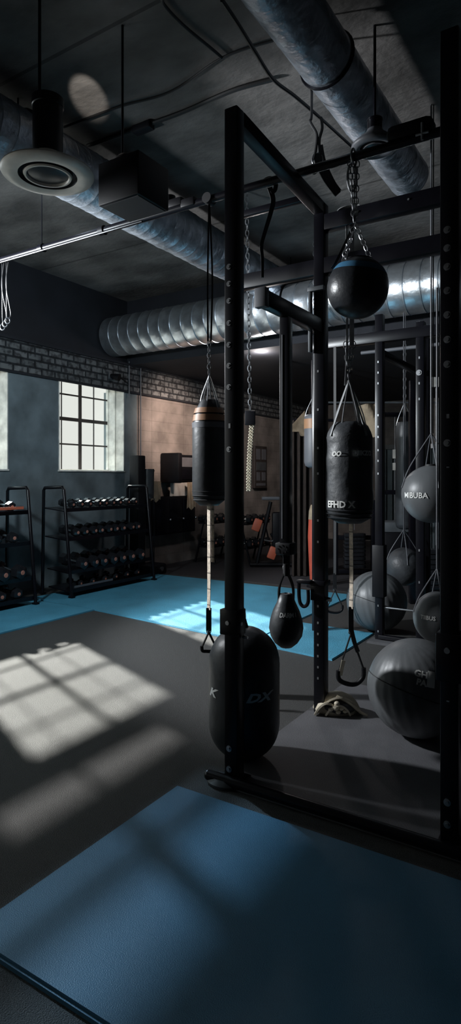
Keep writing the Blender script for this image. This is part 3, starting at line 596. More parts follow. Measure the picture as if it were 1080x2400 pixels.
b2c = P(882, 1408, 5.23); floor_ball((b2c.x, b2c.y), .252, 'grey ball on the floor behind the far rack post')
def hang_ball(c, R, ztop, label, m='ball', txt=None, tsz=.03, lat=0, dang=0, sz=1, rope='webd', spread=.8, side=0):
    t = thing('hanging_ball', label, 'ball', (c.x, c.y, c.z - R)); bm = NB(); sph(bm, c, R, 48, 24, sz); finish('ball_body', bm, m, t, 80)
    bm = NB(); top = Vector((c.x, c.y, c.z + R * 2.1)); s = Vector((CT, ST, 0))
    for a in range(4):
        u = Vector((math.cos(a * 1.57 + .5), math.sin(a * 1.57 + .5), 0)); tube(bm, [top, c + u * R * spread * .9 + Vector((0, 0, R * .95)), c + u * R * 1.0 + Vector((0, 0, R * .22))], .0045, 6)
    finish('harness', bm, 'greyband', t)
    bm = NB(); tube(bm, [top, (c.x, c.y, ztop)], .006, 8, False); tube(bm, [top + s * .012, Vector((c.x, c.y, ztop)) + s * .016], .004, 8, False); finish('rope', bm, 'greyband', t)
    bm = NB(); lathe(bm, [(R * .22, R * .97), (R * .2, R * 1.03), (0, R * 1.04)], Matrix.Translation(c), 20); finish('valve_cap', bm, 'webd', t)
    if txt:
        bm = text_mesh(txt, tsz, 0, .0007); wrap_sph(bm, c, R + .003, lat, face_angle(c) + dang); finish('lettering', bm, 'print', t)
    return t
c = P(1010, 1158, 4.0); hang_ball(c, .188, ZC, 'hanging grey ball with white lettering across its middle, beside the right upright', 'ball', 'MIBUBA', .05, R_(-2), R_(-32))
c = P(1024, 1447, 3.62); hang_ball(c, .137, 2.42, 'small lettered grey ball hanging just above the largest ball', 'ball', 'TIIBUS', .032, R_(8), R_(-22), sz=1.1)
c = P(946, 1328, 5.75); hang_ball(c, .165, 2.85, 'wrinkled round bag hanging between the far rack posts', 'leather2', sz=1.08)
# slim bags in the back
def slim_bag(px, y0, y1, D, R, label, m, band=None, ztop=2.85, rope='chain'):
    q = P(px, y1, D); zb = q.z; H = (y1 - y0) / F * D
    t = thing('punching_bag', label, 'punching bag', (q.x, q.y, zb)); bm = NB()
    lathe(bm, [(0, 0), (R * .6, 0), (R * .9, .02), (R, .06), (R, H * .93), (R * .85, H * .98), (0, H)], Matrix.Translation(q), 32, wrinkle(.02)); finish('bag_body', bm, m, t, 60)
    if band: bm = NB(); lathe(bm, [(R + .002, H * .72), (R + .002, H * .9)], Matrix.Translation(q), 32); finish('band', bm, band, t)
    bm = NB(); hang_straps(bm, q + Vector((0, 0, H + .2)), (q.x, q.y), R * .9, zb + H * .95, 4, .005); chain(bm, q + Vector((0, 0, H + .2)), (q.x, q.y, ztop), .06, .016, .005); finish('chain', bm, rope, t)
slim_bag(737, 970, 1096, 6.2, .105, 'slate grey bag with tan top band hanging before the brown curtain', 'greyband', 'tan', ZC)
slim_bag(948, 985, 1240, 6.9, .10, 'long slim dark bag hanging between the far rack posts', 'leather')
# red bag
q = P(738, 1375, 7.3); q.z = 0.004
t = thing('standing_pad', 'tall red padded post standing behind the near rack upright', 'punching bag', q); bm = NB(); zt = zat(1218, 7.3)
lathe(bm, [(0, .0), (.06, 0), (.062, .1), (.075, .35), (.085, .6), (.075, zt), (0, zt + .01)], Matrix.Translation(q), 28); finish('pad', bm, 'red', t)
bm = NB(); lathe(bm, [(.078, zt), (.072, zt + .1), (.05, zt + .17), (0, zt + .19)], Matrix.Translation(q), 28); finish('top_cover', bm, 'cloth', t)
bm = NB(); lathe(bm, [(0, 0), (.1, 0), (.1, .02), (.07, .04), (0, .045)], Matrix.Translation(q), 28); finish('base', bm, 'black2', t)
# woven bundle right of the near upright
q = P(583, 1150, 5.2); t = thing('hanging_rope', 'pale woven rope bundle hanging behind the near upright', 'rope', q); s = Vector((CT, ST, 0)); zt = zat(985, 5.2)
bm = NB()
for k in (-1, 0, 1):
    n = 150; tube(bm, [Vector((q.x, q.y, 0)) + s * (k * .012 + .005 * math.sin(i * 1.0 + k * 2)) + s * (.03 * (i / n) ** 2) + Vector((0, .006 * math.cos(i * 1.0 + k * 2), q.z + (zt - q.z) * i / n)) for i in range(n)], .0065, 6, False)
finish('braid', bm, 'wrap', t)
bm = NB(); box(bm, Vector((q.x, q.y, zt + .02)) + s * .01, (.09, .05, .12), TH, .01); finish('buckle', bm, 'black2', t)
bm = NB(); chain(bm, Vector((q.x, q.y, zt + .08)) + s * .01, Vector((q.x, q.y, ZC)) + s * -.02, .06, .014, .004); finish('chain', bm, 'chain', t)
# third trainer in the far rack
q = PY(790, 1435, Y2); t = trainer(q.x, Y2 - .05, 2.38, zat(1378, 5.1), zat(1436, 5.1), .125, 'dark-handled strap hanging from the far rack, right of the near back upright', wm='webd')
# hanging cords at the far left
t = thing('hanging_straps', 'loose steel cords dangling at the left edge above the brick band', 'cords', (-4.0, YP, ZP - .02)); bm = NB()
for k in range(4):
    q = PY(5 + 5 * k, 600, YP); zz = zat(770 - 12 * (k % 2), 4.6); tube(bm, [(q.x, YP, ZP - .02), (q.x + .015 * (-1) ** k, YP - .01, 2.7), (q.x - .01 * (-1) ** k, YP + .01, 2.5), (q.x + .01, YP, zz)], .004, 6)
finish('cord', bm, 'cable', t); bm = NB()
for k in range(3):
    q = PY(6 + 6 * k, 600, YP); tube(bm, ring_pts((q.x, YP, zat(776 - 6 * k, 4.6)), (CT, ST, 0), (0, 0, 1), .018, .022, 12), .006, 6, False, True)
finish('clip', bm, 'iron', t)
# ------------------------------------------------------------------ mitt on the mat
q = P(788, 1672, 3.38); q.z = ZM; s = Vector((CT, ST, 0)); f = Vector((ST, -CT, 0)); U0 = Vector((0, 0, 1))
t = thing('training_mitt', 'cream strapped training mitt lying on the grey mat beside the back upright', 'mitt', q)
base = Matrix.Translation(q) @ Matrix.Rotation(TH, 4, 'Z')
bm = NB(); lathe(bm, [(0, 0), (.118, 0), (.126, .018), (.116, .05), (.085, .082), (.04, .102), (0, .106)], base @ Matrix.Diagonal((1.0, .62, 1, 1)), 44, wrinkle(.07, 16)); finish('shell', bm, 'wrap', t, 70)
bm = NB(); sph(bm, (0, 0, 0), 1, 36, 18); bmesh.ops.transform(bm, matrix=Matrix.Translation(q + f * .052 + s * .012 + U0 * .040) @ Matrix.Rotation(TH, 4, 'Z') @ Matrix.Diagonal((.088, .036, .039, 1)), verts=bm.verts); finish('dark_lining', bm, 'leather', t, 70)
def arc(x0, x1, h, dy, lift=.006, n=10): return [q + s * (x0 + (x1 - x0) * i / n) + f * (dy + .016 * math.sin(math.pi * i / n)) + U0 * (lift + h * math.sin(math.pi * (i / n)) ** .8) for i in range(n + 1)]
for a, b, h, dy, wd in ((-.125, .0, .062, .062, .030), (-.07, .06, .056, .078, .016), (-.115, .125, .088, .048, .030)):
    bm = NB(); ribbon(bm, arc(a, b, h, dy), wd, .010, f + U0 * .5); finish('strap', bm, 'wrap', t, 60)
bm = NB(); ribbon(bm, [q - s * .01 + f * .055 + U0 * .100, q + s * .06 + f * .075 + U0 * .066, q + s * .115 + f * .085 + U0 * .026, q + s * .150 + f * .088 + U0 * .008], .028, .010, f + U0 * .7, wfn=lambda k: 1 - .6 * k); finish('strap', bm, 'wrap', t, 60)
bm = NB()
for a, h, rr in ((-.012, .072, .015), (-.018, .050, .019), (.012, .046, .014), (-.045, .040, .013), (.032, .030, .013), (-.005, .026, .014)): sph(bm, q + s * a + f * .086 + U0 * h, rr, 14, 8, .8)
finish('padded_knobs', bm, 'wrap', t, 80)
# ------------------------------------------------------------------ ceiling lamps and fixtures
def pendant(c, R, zr, label, cylr=.072, cylh=.28, rodoff=(0, 0), m='lampw', tilt=0):
    t = thing('pendant_lamp', label, 'lamp', c); T = Matrix.Translation(c)
    bm = NB(); lathe(bm, [(R * .63, .004), (R * .8, -.004), (R * .97, .006), (R, .016), (R * .985, .024), (cylr * 1.25, .085), (cylr * 1.0, .105)], T, 64); finish('shade', bm, m, t, 50)
    bm = NB(); lathe(bm, [(R * .64, .006), (R * .62, .03), (R * .54, .03), (R * .53, .006)], T, 56); finish('dark_ring', bm, 'lens', t, 50)
    bm = NB(); lathe(bm, [(R * .53, .012), (R * .50, .0), (R * .46, .0), (R * .44, .012)], T, 56); finish('inner_ring', bm, m, t)
    bm = NB(); lathe(bm, [(R * .45, .014), (R * .40, .008), (0, .004)], T, 48); finish('lens', bm, 'lens', t)
    bm = NB(); lathe(bm, [(cylr, .10), (cylr, .1 + cylh * .85), (cylr * 1.06, .1 + cylh * .86), (cylr * 1.06, .1 + cylh), (0, .1 + cylh + .005)], T, 40); finish('housing', bm, 'black', t)
    bm = NB(); cyl(bm, (c[0] + rodoff[0], c[1] + rodoff[1], c[2] + cylh + .1), (c[0] + rodoff[0], c[1] + rodoff[1], ZC), .008, seg=10); finish('rod', bm, 'black', t)
    return t
lp = P(112, 415, 3.0); pendant(lp, .222, ZC, 'round pale pendant lamp with black cylinder housing, at upper left', rodoff=(-.04 * CT, -.04 * ST))
lf = P(612, 803, 7.6); pendant(lf, .27, ZC, 'far round pendant lamp beneath the crossing silver duct', cylr=.05, cylh=.1)
ln = P(878, 350, 3.3); pendant(ln, .125, ZC, 'small round lamp tucked under the dark overhead duct', cylr=.04, cylh=.06, m='greyband')
# boxy fixture
D = 3.2; c = P(276, 455, D); w_ = .28; dd = .25; z0 = zat(458, 3.15); t = thing('ceiling_speaker', 'black box-shaped unit hung on a rod beside the round lamp', 'ceiling unit', (c.x, c.y + .1, z0))
bm = NB(); b2(bm, c.x - w_ / 2, c.x + w_ / 2, c.y, c.y + dd, z0, z0 + .225, .006); finish('cabinet', bm, 'black2', t)
bm = NB(); b2(bm, c.x - w_ / 2 + .015, c.x + w_ / 2 - .015, c.y + .015, c.y + dd - .015, z0 - .004, z0 + .002); finish('grille', bm, 'lens', t)
bm = NB(); lathe(bm, [(.10, 0), (.11, .03), (.09, .05), (0, .055)], Matrix.Translation((c.x - .02, c.y + .14, z0 + .222)), 32); finish('mount', bm, 'black', t)
bm = NB(); rx = P(287, 340, 3.3); cyl(bm, (rx.x, rx.y, z0 + .25), (rx.x, rx.y, ZC), .007, seg=10); finish('rod', bm, 'black', t)
# cables and conduits under the ceiling
def cable(pts, r, label, m='cable', name='ceiling_cable', extra=None):
    t = thing(name, label, 'cable', pts[0]); bm = NB(); tube(bm, pts, r, 8); finish('cable_run', bm, m, t)
    if extra: extra(t)
    return t
def zceil(px, py, z=ZC - .02):
    D = (z - EYE) * F / (HOR - py); return P(px, py, D)
def ex(t):
    q = zceil(335, 297); bm = NB(); box(bm, q + Vector((0, 0, -.01)), (.16, .07, .05), 0, .012); finish('junction_box', bm, 'black2', t)
cable([zceil(205, 342), zceil(330, 298), zceil(430, 262), zceil(540, 214), zceil(640, 186)], .014, 'dark ceiling cable crossing behind the black box unit', extra=ex)
cable([zceil(380, -10), zceil(385, 12), zceil(430, 60), zceil(500, 118), zceil(520, 136)], .009, 'thin ceiling cable at the top, left of the overhead duct')
cable([zceil(520, 0, 3.45), zceil(560, 60, 3.45), zceil(600, 125, 3.45), zceil(640, 186, 3.45), zceil(690, 225, 3.45), zceil(740, 268, 3.42), zceil(826, 346, 3.42)], .010, 'black cable following the left side of the overhead duct')
cable([zceil(150, 298), zceil(280, 250), zceil(400, 215), zceil(520, 136), zceil(640, 95)], .008, 'faint straight cable over the lamps on the ceiling')
# straps at upper right
q = zceil(738, 262, 3.35); s = Vector((CT, ST, 0)); Dq = (3.35 - EYE) * F / (HOR - 262)
def Q(px, py): return P(px, py, Dq)
t = thing('hanging_strap', 'black strap loops hanging beside the overhead duct', 'strap', Q(738, 262)); bm = NB()
tube(bm, [(Q(730, 262).x, Q(730, 262).y, ZC), Q(730, 262), Q(727, 285), Q(742, 315), Q(740, 350), Q(735, 375)], .008); tube(bm, [Q(752, 275), Q(755, 300), Q(748, 330), Q(750, 370), Q(742, 400), Q(733, 405), Q(732, 385)], .008)
ribbon(bm, [Q(742, 360), Q(748, 385), Q(760, 410), Q(775, 435), Q(792, 455)], .04, .008); ribbon(bm, [Q(752, 340), Q(760, 380), Q(780, 425), Q(796, 448)], .02, .008); finish('strap_loop', bm, 'webd', t)
bm = NB(); tube(bm, ring_pts(Q(744, 375), s, (0, 0, 1), .03, .04, 12), .005, 6, False, True); finish('buckle', bm, 'chain', t)
# hook and strap on the pipe left of C
def Q2(px, py): return P(px, py, 3.35)
t = thing('hanging_strap', 'curved black strap on a hook, seen through the near rack', 'strap', Q2(632, 430)); bm = NB()
tube(bm, [Q2(618, 436), Q2(620, 424), Q2(634, 418), Q2(646, 426), Q2(644, 445), Q2(634, 452)], .012); tube(bm, [Q2(634, 420), (Q2(634, 420).x, YP, ZP)], .008); finish('hook', bm, 'black2', t)
bm = NB(); ribbon(bm, [Q2(632, 440), Q2(640, 470), Q2(634, 500), Q2(622, 540), Q2(613, 575), Q2(615, 610), Q2(615, 650)], .028, .01, wfn=lambda f: 1 - .5 * f); finish('strap_tail', bm, 'webd', t)
# ------------------------------------------------------------------ dumbbell racks
def dumbbell():
    r = bpy.data.objects.new('dumbbell', None); C.objects.link(r)
    bm = NB(); cyl(bm, (-.07, 0, .05), (.07, 0, .05), .014, seg=12); finish('handle', bm, 'chrome', r)
    for s in (-1, 1):
        bm = NB(); lathe(bm, [(0, 0), (.03, 0), (.05, .008), (.05, .065), (.03, .075), (0, .075)], Matrix.Translation((s * .065, 0, .05)) @ Matrix.Rotation(s * math.pi / 2, 4, 'Y'), 6 if s else 8)
        h = finish('weight_head', bm, 'iron', r)
        bm = NB(); lathe(bm, [(.017, .074), (.015, .078), (0, .078)], Matrix.Translation((s * .065, 0, .05)) @ Matrix.Rotation(s * math.pi / 2, 4, 'Y'), 14); finish('end_disc', bm, 'pink', h)
    return r
db0 = dumbbell(); used = []
def copy_tree(o, parent=None):
    c = o.copy(); C.objects.link(c); c.parent = parent
    for ch in list(o.children): copy_tree(ch, c)
    return c
def put_db(x, y, z, sc_, label, group, tilt=0):
    o = db0 if not used else copy_tree(db0)
    used.append(1); o.location = (x, y, z); o.scale = (sc_, sc_, sc_); o.rotation_euler = (0, tilt, random.uniform(-.12, .12)); o['label'] = label; o['category'] = 'dumbbell'; o['group'] = group
def db_rack(y0, y1, xf, shelves, label, top):
    t = thing('dumbbell_rack', label, 'rack', (xf - .2, (y0 + y1) / 2, .012)); zt = 1.2
    for y in (y0, y1):
        bm = NB(); tube(bm, [(xf + .02, y, .03), (xf - .10, y, zt - .03), (xf - .12, y, zt), (xf - .40, y, zt - .01), (xf - .42, y, zt - .04), (xf - .44, y, .03)], .018, 10, False)
        box(bm, (xf + .02, y, .022), (.06, .05, .02), 0, .004); box(bm, (xf - .44, y, .022), (.06, .05, .02), 0, .004); finish('side_frame', bm, 'black', t)
    for z in shelves:
        xs = xf + .02 - .12 * z / zt
        bm = NB(); box(bm, (xs - .19, (y0 + y1) / 2, z - .02), (.36, y1 - y0 - .03, .012), rot=Matrix.Rotation(R_(5), 4, 'Y')); b2(bm, xs - .015, xs - .003, y0 + .015, y1 - .015, z - .04, z + .0)
        finish('shelf', bm, 'black', t)
    return t
SH = [.97, .655, .30, .10]
db_rack(4.66, 6.04, -4.98, SH, 'full-width black dumbbell rack beneath the lit window', 1.2)
names = ['top', 'second', 'third', 'bottom']; cnt = [9, 9, 7, 6]; scl = [.85, 1.05, 1.35, .75]
for i, z in enumerate(SH):
    for k in range(cnt[i]):
        y = 4.66 + .12 + (1.38 - .24) * (k + .5) / cnt[i] + random.uniform(-.008, .008)
        x = -4.96 - .12 * z / 1.2 - .17
        nl = '%s from left among the black dumbbells on the %s shelf under the window' % (['', 'second', 'third', 'fourth', 'fifth', 'sixth', 'seventh', 'eighth'][min(k, 7)], names[i])
        if k == 0: nl = 'leftmost black dumbbell on the %s shelf of the rack under the window' % names[i]
        if k == cnt[i] - 1: nl = 'rightmost black dumbbell on the %s shelf of the rack under the window' % names[i]
        put_db(x, y, z + .001, scl[i], nl, 'dumbbells on the %s shelf under the window' % names[i], R_(5))
db_rack(2.8, 4.23, -5.04, SH, 'black dumbbell rack cut off by the left photo edge', 1.2)
for i, z in enumerate(SH):
    for k in range(3):
        y = 4.05 - k * .19; x = -5.02 - .12 * z / 1.2 - .17
        nl = ['rightmost', 'second from right', 'third from right'][k] + ' black dumbbell on the %s shelf of the cut-off left rack' % names[i]
        put_db(x, y, z + .001, [1.0, 1.1, 1.45, 1.1][i], nl, 'dumbbells on the left rack', R_(5))
bm = NB(); b2(bm, -5.075, -5.068, 3.72, 4.12, .985, 1.012); solo('shelf_strip', bm, 'orange', 'red-orange label strip on the left rack top shelf', 'label strip', (-5.07, 3.92, .985))
bm = NB(); b2(bm, -4.99, -4.984, 4.72, 5.32, .105, .128); solo('shelf_strip', bm, 'greyband', 'grey label strip on the lowest shelf of the full dumbbell rack', 'label strip', (-4.98, 5.0, .105))
# ------------------------------------------------------------------ tower machine beside rack
q = PX(325, 1354, -5.46); x0, y0 = -5.46, q.y
t = thing('cable_tower', 'dark upright cable machine beside the right end of the dumbbell rack', 'machine', (x0, y0, 0)); bm = NB()
b2(bm, x0 - .08, x0 + .08, y0 - .10, y0 + .05, 0.0, 1.6, .015); finish('column', bm, 'black2', t)
bm = NB(); cyl(bm, (x0 + .02, y0 + .16, 1.02), (x0 + .02, y0 + .16, 1.42), .085, .09, 28); cyl(bm, (x0, y0, 1.4), (x0 + .02, y0 + .3, 1.4), .012); finish('padded_roll', bm, 'leather', t)
bm = NB(); cyl(bm, (x0 + .1, y0 + .20, .12), (x0 + .1, y0 + .20, 1.02), .007); cyl(bm, (x0 + .1, y0 + .12, .12), (x0 + .1, y0 + .12, 1.02), .007); finish('guide_rods', bm, 'black', t)
bm = NB(); b2(bm, x0 - .05, x0 + .25, y0 - .06, y0 + .30, .0, .14, .03); finish('base', bm, 'black2', t)
bm = NB(); cyl(bm, (x0 + .245, y0 + .18, .075), (x0 + .26, y0 + .18, .075), .03); finish('foot_wheel', bm, 'chrome', t)
# ------------------------------------------------------------------ things on the far part of left wall
def wy(px): return PX(px, 1100, XL).y
def wz(px, py): return PX(px, py, XL).z
y0, y1 = wy(375), wy(446); t = thing('wall_monitor', 'black boxy monitor unit on the warm concrete wall', 'monitor', (XL, y0, wz(410, 1130)))
bm = NB(); b2(bm, XL + .005, XL + .34, y0, y0 + .10, wz(375, 1132), wz(375, 1062), .02); finish('side_arm', bm, 'black2', t)
bm = NB(); b2(bm, XL + .005, XL + .12, y0 + .1, y1, wz(410, 1128), wz(410, 1066), .01); cb1 = finish('case', bm, 'black2', t)
bm = NB(); b2(bm, XL + .12, XL + .125, y0 + .18, y1 - .04, wz(410, 1094), wz(410, 1072)); finish('screen', bm, 'greyband', t)
bm = NB(); b2(bm, XL + .12, XL + .135, y0 + .16, y1 - .02, wz(410, 1124), wz(410, 1100), .004); finish('drawer_panel', bm, 'black', t)
y0, y1 = wy(340), wy(438); t = thing('wall_cabinet', 'large black storage panel on the wall beneath the monitor', 'cabinet', (XL, y0, wz(400, 1250)))
bm = NB(); b2(bm, XL + .005, XL + .16, y0, y1, wz(400, 1248), wz(400, 1162), .01); finish('case', bm, 'black2', t)
for k in range(3):
    bm = NB(); a = y0 + .05 + k * (y1 - y0 - .05) / 3; b2(bm, XL + .16, XL + .175, a, a + (y1 - y0) / 3 - .05, wz(400, 1244), wz(400, 1168), .004); d = finish('door', bm, 'black', t)
    bm = NB(); sph(bm, (XL + .185, a + .3, wz(400, 1215)), .02, 10, 6); finish('knob', bm, 'chrome', d)
def cloth(name, px0, px1, py0, py1, m, label, x=XL + .03, cat='cloth', thick=.012, X=None):
    a, b = PX(px0, 1100, x).y, PX(px1, 1100, x).y; pm = (px0 + px1) / 2; z0, z1 = PX(pm, py1, x).z, PX(pm, py0, x).z
    bm = NB(); n = 12; r = bmesh.ops.create_grid(bm, x_segments=n, y_segments=n, size=.5)
    for v in bm.verts:
        u, w2 = v.co.x + .5, v.co.y + .5
        v.co = Vector((x + .012 + .012 * math.sin(u * 19 + w2 * 2), a + (b - a) * u, z0 + (z1 - z0) * w2 + (1 - w2) * .03 * math.sin(u * 9)))
    bmesh.ops.solidify(bm, geom=bm.faces, thickness=thick); return solo(name, bm, m, label, cat, (x, a, z0))
cloth('hanging_towel', 396, 443, 1131, 1164, 'paper', 'pale grey towel below the black monitor', XL + .13)
cloth('hanging_towel', 352, 374, 1128, 1172, 'cloth', 'narrow beige towel left of the monitor', XL + .2)
cloth('hanging_towel', 436, 456, 1130, 1190, 'cloth', 'beige towel beside the copper-banded bag', XL + .2)
y0, y1 = wy(590), wy(618); t = thing('notice_board', 'dark framed notice board on the far concrete wall', 'notice board', (XL, y0, wz(604, 1145)))
bm = NB(); b2(bm, XL + .005, XL + .07, y0, y1, wz(604, 1144), wz(604, 1046), .008); finish('frame', bm, 'frame', t)
for (a, b, c, d) in ((.1, .42, .68, .93), (.55, .9, .68, .93), (.1, .9, .42, .62), (.12, .4, .18, .38), (.55, .85, .18, .38), (.1, .85, .06, .12)):
    bm = NB(); zz0, zz1 = wz(604, 1144), wz(604, 1046); b2(bm, XL + .07, XL + .076, y0 + (y1 - y0) * a, y0 + (y1 - y0) * b, zz0 + (zz1 - zz0) * c, zz0 + (zz1 - zz0) * d); finish('notice', bm, 'grey' if a == .1 and c == .42 else 'greyband', t)
# far equipment along the concrete wall
def stand(x, y, h, label, ln=.7):
    t = thing('weight_stand', label, 'weight stand', (x, y, .004)); bm = NB()
    for yy in (y - ln / 2, y + ln / 2): tube(bm, [(x + .18, yy, .02), (x, yy, h), (x - .18, yy, .02)], .018, 8, False)
    for z in (h * .35, h * .85): b2(bm, x - .12, x + .12, y - ln / 2, y + ln / 2, z - .01, z + .01)
    finish('frame', bm, 'black', t); return t
for n_, (px, D, lb) in enumerate([(510, 9.6, 'low'), (590, 9.4, 'wide')]):
    q = P(px, 1300, D); stand(q.x, q.y, .72, ['small weight stand behind the beige strap', 'small weight stand right of the near upright'][n_])
    for i, z in enumerate((.26, .62)):
        for k in range(4): put_db(q.x, q.y - .27 + k * .18, z, 1.15, '%s dumbbell on the %s tier of the weight stand %s' % (['rightmost', 'second from right', 'second from left', 'leftmost'][3 - k], ['lower', 'upper'][i], ['behind the beige strap', 'beside the near upright'][n_]), 'dumbbells on far weight stands %d' % 1)
q = P(634, 1318, 8.9); q.z = 0.004; t = thing('exercise_bike', 'dark exercise machine with red parts near the far wall', 'machine', q); s = Vector((CT, ST, 0)); U = Vector((0, 0, 1))
bm = NB(); tube(bm, [q + s * -.3 + U * .04, q + s * .35 + U * .04], .03); tube(bm, [q + s * -.2 + U * .04, q + s * -.1 + U * .5, q + s * .0 + U * .95], .03); tube(bm, [q + s * .25 + U * .04, q + s * .02 + U * .5], .035); box(bm, q + s * .1 + U * .55, (.16, .14, .5), TH, .03); finish('frame', bm, 'black2', t)
bm = NB(); box(bm, q + s * -.0 + U * 1.0, (.26, .1, .05), TH, .015); finish('seat', bm, 'greyband', t)
for a, z in ((-.2, .62), (.02, .22)): bm = NB(); box(bm, q + s * a + U * z - Vector((ST, -CT, 0)) * -.1, (.12, .05, .18), rot=Matrix.Rotation(TH, 4, 'Z') @ Matrix.Rotation(.35, 4, 'Y'), bev=.02); finish('cover', bm, 'orange', t)
bm = NB(); tube(bm, [q + s * -.12 + U * .4, q + s * .2 + U * .36, q + s * .3 + U * .5], .015); cyl(bm, q + s * .3 + U * .45, q + s * .3 + U * .65, .03); finish('handle', bm, 'chrome', t)
# ------------------------------------------------------------------ curtain and the dark far right
qa, qb = P(684, 1370, 8.1), P(735, 1370, 8.1); t = thing('curtain', 'brown floor-length curtain behind the near rack', 'curtain', (qa.x, qa.y, .01))
n = 60; bm = NB(); va, vb = [], []; zt = zat(985, 8.1)
for i in range(n + 1):
    f_ = i / n; p_ = qa.lerp(qb + (qb - qa) * .4, f_) + Vector((ST, -CT, 0)) * .035 * math.sin(f_ * 32); va.append(bm.verts.new((p_.x, p_.y, .01))); vb.append(bm.verts.new((p_.x, p_.y, zt)))
for i in range(n): bm.faces.new((va[i], va[i + 1], vb[i + 1], vb[i]))
bmesh.ops.solidify(bm, geom=bm.faces, thickness=.01); finish('drape', bm, 'curtain', t, 80)
bm = NB(); tube(bm, [Vector((qa.x, qa.y, zt)) - s * .05, Vector((qb.x, qb.y, zt)) + s * .3], .02, 8, False); finish('curtain_rod', bm, 'black', t)
bm = NB()
for pth in ((-.05), (.27)):
    q = Vector((qa.x, qa.y, 0)) + s * pth; cyl(bm, (q.x, q.y, 0.004), (q.x, q.y, 2.85), .025)
finish('support_post', bm, 'black', t)
q = P(696, 985, 7.95); bm = NB(); pts = [P(a_, b_, 8.06) for a_, b_ in ((714, 962), (680, 1000), (682, 1012), (700, 1012), (704, 1022), (714, 1022))]
vs = [bm.verts.new(p_) for p_ in pts]; bm.faces.new(vs); bmesh.ops.solidify(bm, geom=bm.faces, thickness=.03); bmesh.ops.bevel(bm, geom=bm.edges, offset=.006, segments=2, affect='EDGES')
solo('draped_cloth', bm, 'cloth', 'tan cloth draped over the top of the brown curtain', 'cloth', q)
# ribbed partition far right
t = thing('ribbed_partition', 'ribbed grey-green partition in the dark behind the lettered bag', 'partition', (-1.5, 9.6, .004)); bm = NB()
xa, xb = -3.2, 1.6; n = 48
for k in range(n): x = xa + (xb - xa) * k / n; b2(bm, x, x + (xb - xa) / n * .8, 9.55, 9.6 + .01 * (k % 3), .004, 1.75)
b2(bm, xa, xb, 9.6, 9.64, .004, 1.75); finish('panel', bm, 'teal', t)
bm = NB(); b2(bm, xa, xb, 9.52, 9.66, 1.75, 1.82); finish('top_rail', bm, 'black', t)
# machines on the right, dark
def machine(px, D, wd, h, label, lab=(), z1=None):
    q = P(px, 1300, D); q.z = .004; t = thing('weight_machine', label, 'machine', q); bm = NB()
    for a in (-wd / 2, wd / 2):
        p_ = q + s * a; box(bm, p_ + U * h / 2, (.06, .06, h), TH, .004)
    for z in (.05, h * .5, h - .04): box(bm, q + U * z, (wd, .05, .06), TH, .004)
    finish('frame', bm, 'black', t)
    bm = NB()
    for k in range(9): box(bm, q + U * (.12 + k * .052), (wd * .55, .14, .044), TH, .004)
    finish('weight_stack', bm, 'iron', t)
    bm = NB(); tube(bm, [q + U * .6, q + U * (h - .05)], .006); finish('cable', bm, 'chain', t)
    for (dx, z, ww, hh) in lab:
        bm = NB(); box(bm, q + s * dx + U * z + Vector((ST, -CT, 0)) * .04, (ww, .01, hh), TH); finish('label_plate', bm, 'paper', t)
machine(925, 8.4, .34, 2.2, 'dark weight machine with pale label plates behind the far rack', [(0, 1.62, .08, .12), (0, 1.45, .08, .10)])
machine(1022, 6.35, .5, 2.3, 'dark weight machine with a pale top plate at the right edge', [(.0, 2.28, .22, .10)])
machine(830, 8.2, .5, 1.0, 'low dark weight machine behind the round-handled strap')
bm = NB(); q = P(866, 985, 7.6)
r = bmesh.ops.create_grid(bm, x_segments=10, y_segments=10, size=.5)
for v in bm.verts:
    u, w2 = v.co.x, v.co.y; v.co = q + s * (u * .3) + U * (w2 * .42 + .06 * u) + Vector((ST, -CT, 0)) * (.04 * math.sin(u * 9 + w2 * 6))
bmesh.ops.solidify(bm, geom=bm.faces, thickness=.01); solo('hanging_cloth', bm, 'cloth', 'dusky tan cloth hanging behind the lettered punching bag', 'cloth', q)
t = thing('clothes_rail', 'thin rail behind the far rack that holds the dusky cloth', 'rail', q + U * .2); bm = NB(); tube(bm, [q + s * -.6 + U * .22, q + s * .9 + U * .22], .012, 8, False)
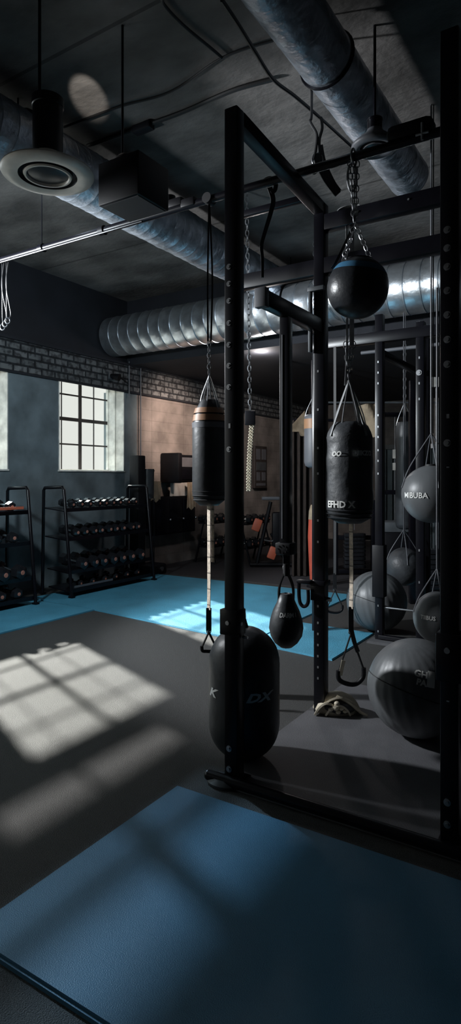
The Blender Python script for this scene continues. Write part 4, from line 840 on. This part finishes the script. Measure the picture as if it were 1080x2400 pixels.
for a in (-.55, .85): p_ = q + s * a; cyl(bm, (p_.x, p_.y, .004), (p_.x, p_.y, q.z + .22), .014)
finish('rail_frame', bm, 'grey', t)
q = P(930, 1230, 7.6); q.z = .004; t = thing('storage_bench', 'low bench with a pale grey slab top behind the far rack', 'bench', q); bm = NB(); box(bm, q + U * .70, (.42, .4, .12), TH, .01); finish('slab_top', bm, 'grey', t)
bm = NB(); box(bm, q + U * .33, (.38, .36, .62), TH, .01); finish('body', bm, 'black2', t)
# ------------------------------------------------------------------ far lamp's light, plus added fill lamps and ceiling spot
def point(name, loc, e, col, rad):
    l = bpy.data.lights.new(name, 'POINT'); l.energy = e; l.color = col; l.shadow_soft_size = rad
    o = bpy.data.objects.new(name, l); C.objects.link(o); o.location = loc
tl = Vector((-3.7, 1.95, 2.70)); pendant(tl, .22, ZC, 'added pendant-shaped fill lamp nearest the added side windows')  # unseen lamp added to brighten the left wall, ducts and bags
spot('added_fill_spot', tl + Vector((0, 0, -.14)), (-4.4, 6.0, 2.2), 170, (.80, .93, 1), 150, .6, .12)
point('added_fill_glow', tl + Vector((0, 0, -.16)), 6, (.85, .95, 1), .14)
tk = Vector((-4.7, 1.8, 2.75)); pendant(tk, .22, ZC, 'added pendant-shaped fill lamp nearest the left brick band')  # second unseen lamp, added to light the rack floor and balls
spot('added_fill_spot', tk + Vector((0, 0, -.14)), (-1.5, 5.0, 1.6), 760, (.92, .96, 1), 84, .35, .09)
point('far_pendant_light', lf + Vector((0, 0, -.16)), 25, (1, .92, .9), .12)
spot('added_ceiling_spot', (lp.x, lp.y, lp.z + .48), zceil(205, 222, ZC), 75, (1, .93, .84), 14, .6, .01, True)  # added spot standing in for a reflected bright patch on the ceiling
spot('far_lamp_glow', (lf.x, lf.y, lf.z - .05), PX(400, 985, XL), 1500, (1, .74, .60), 50, 1.0, .25)
spot('far_lamp_glow', (lf.x, lf.y, lf.z - .06), (XL, 9.9, 1.7), 700, (1, .86, .78), 60, 1.0, .25)
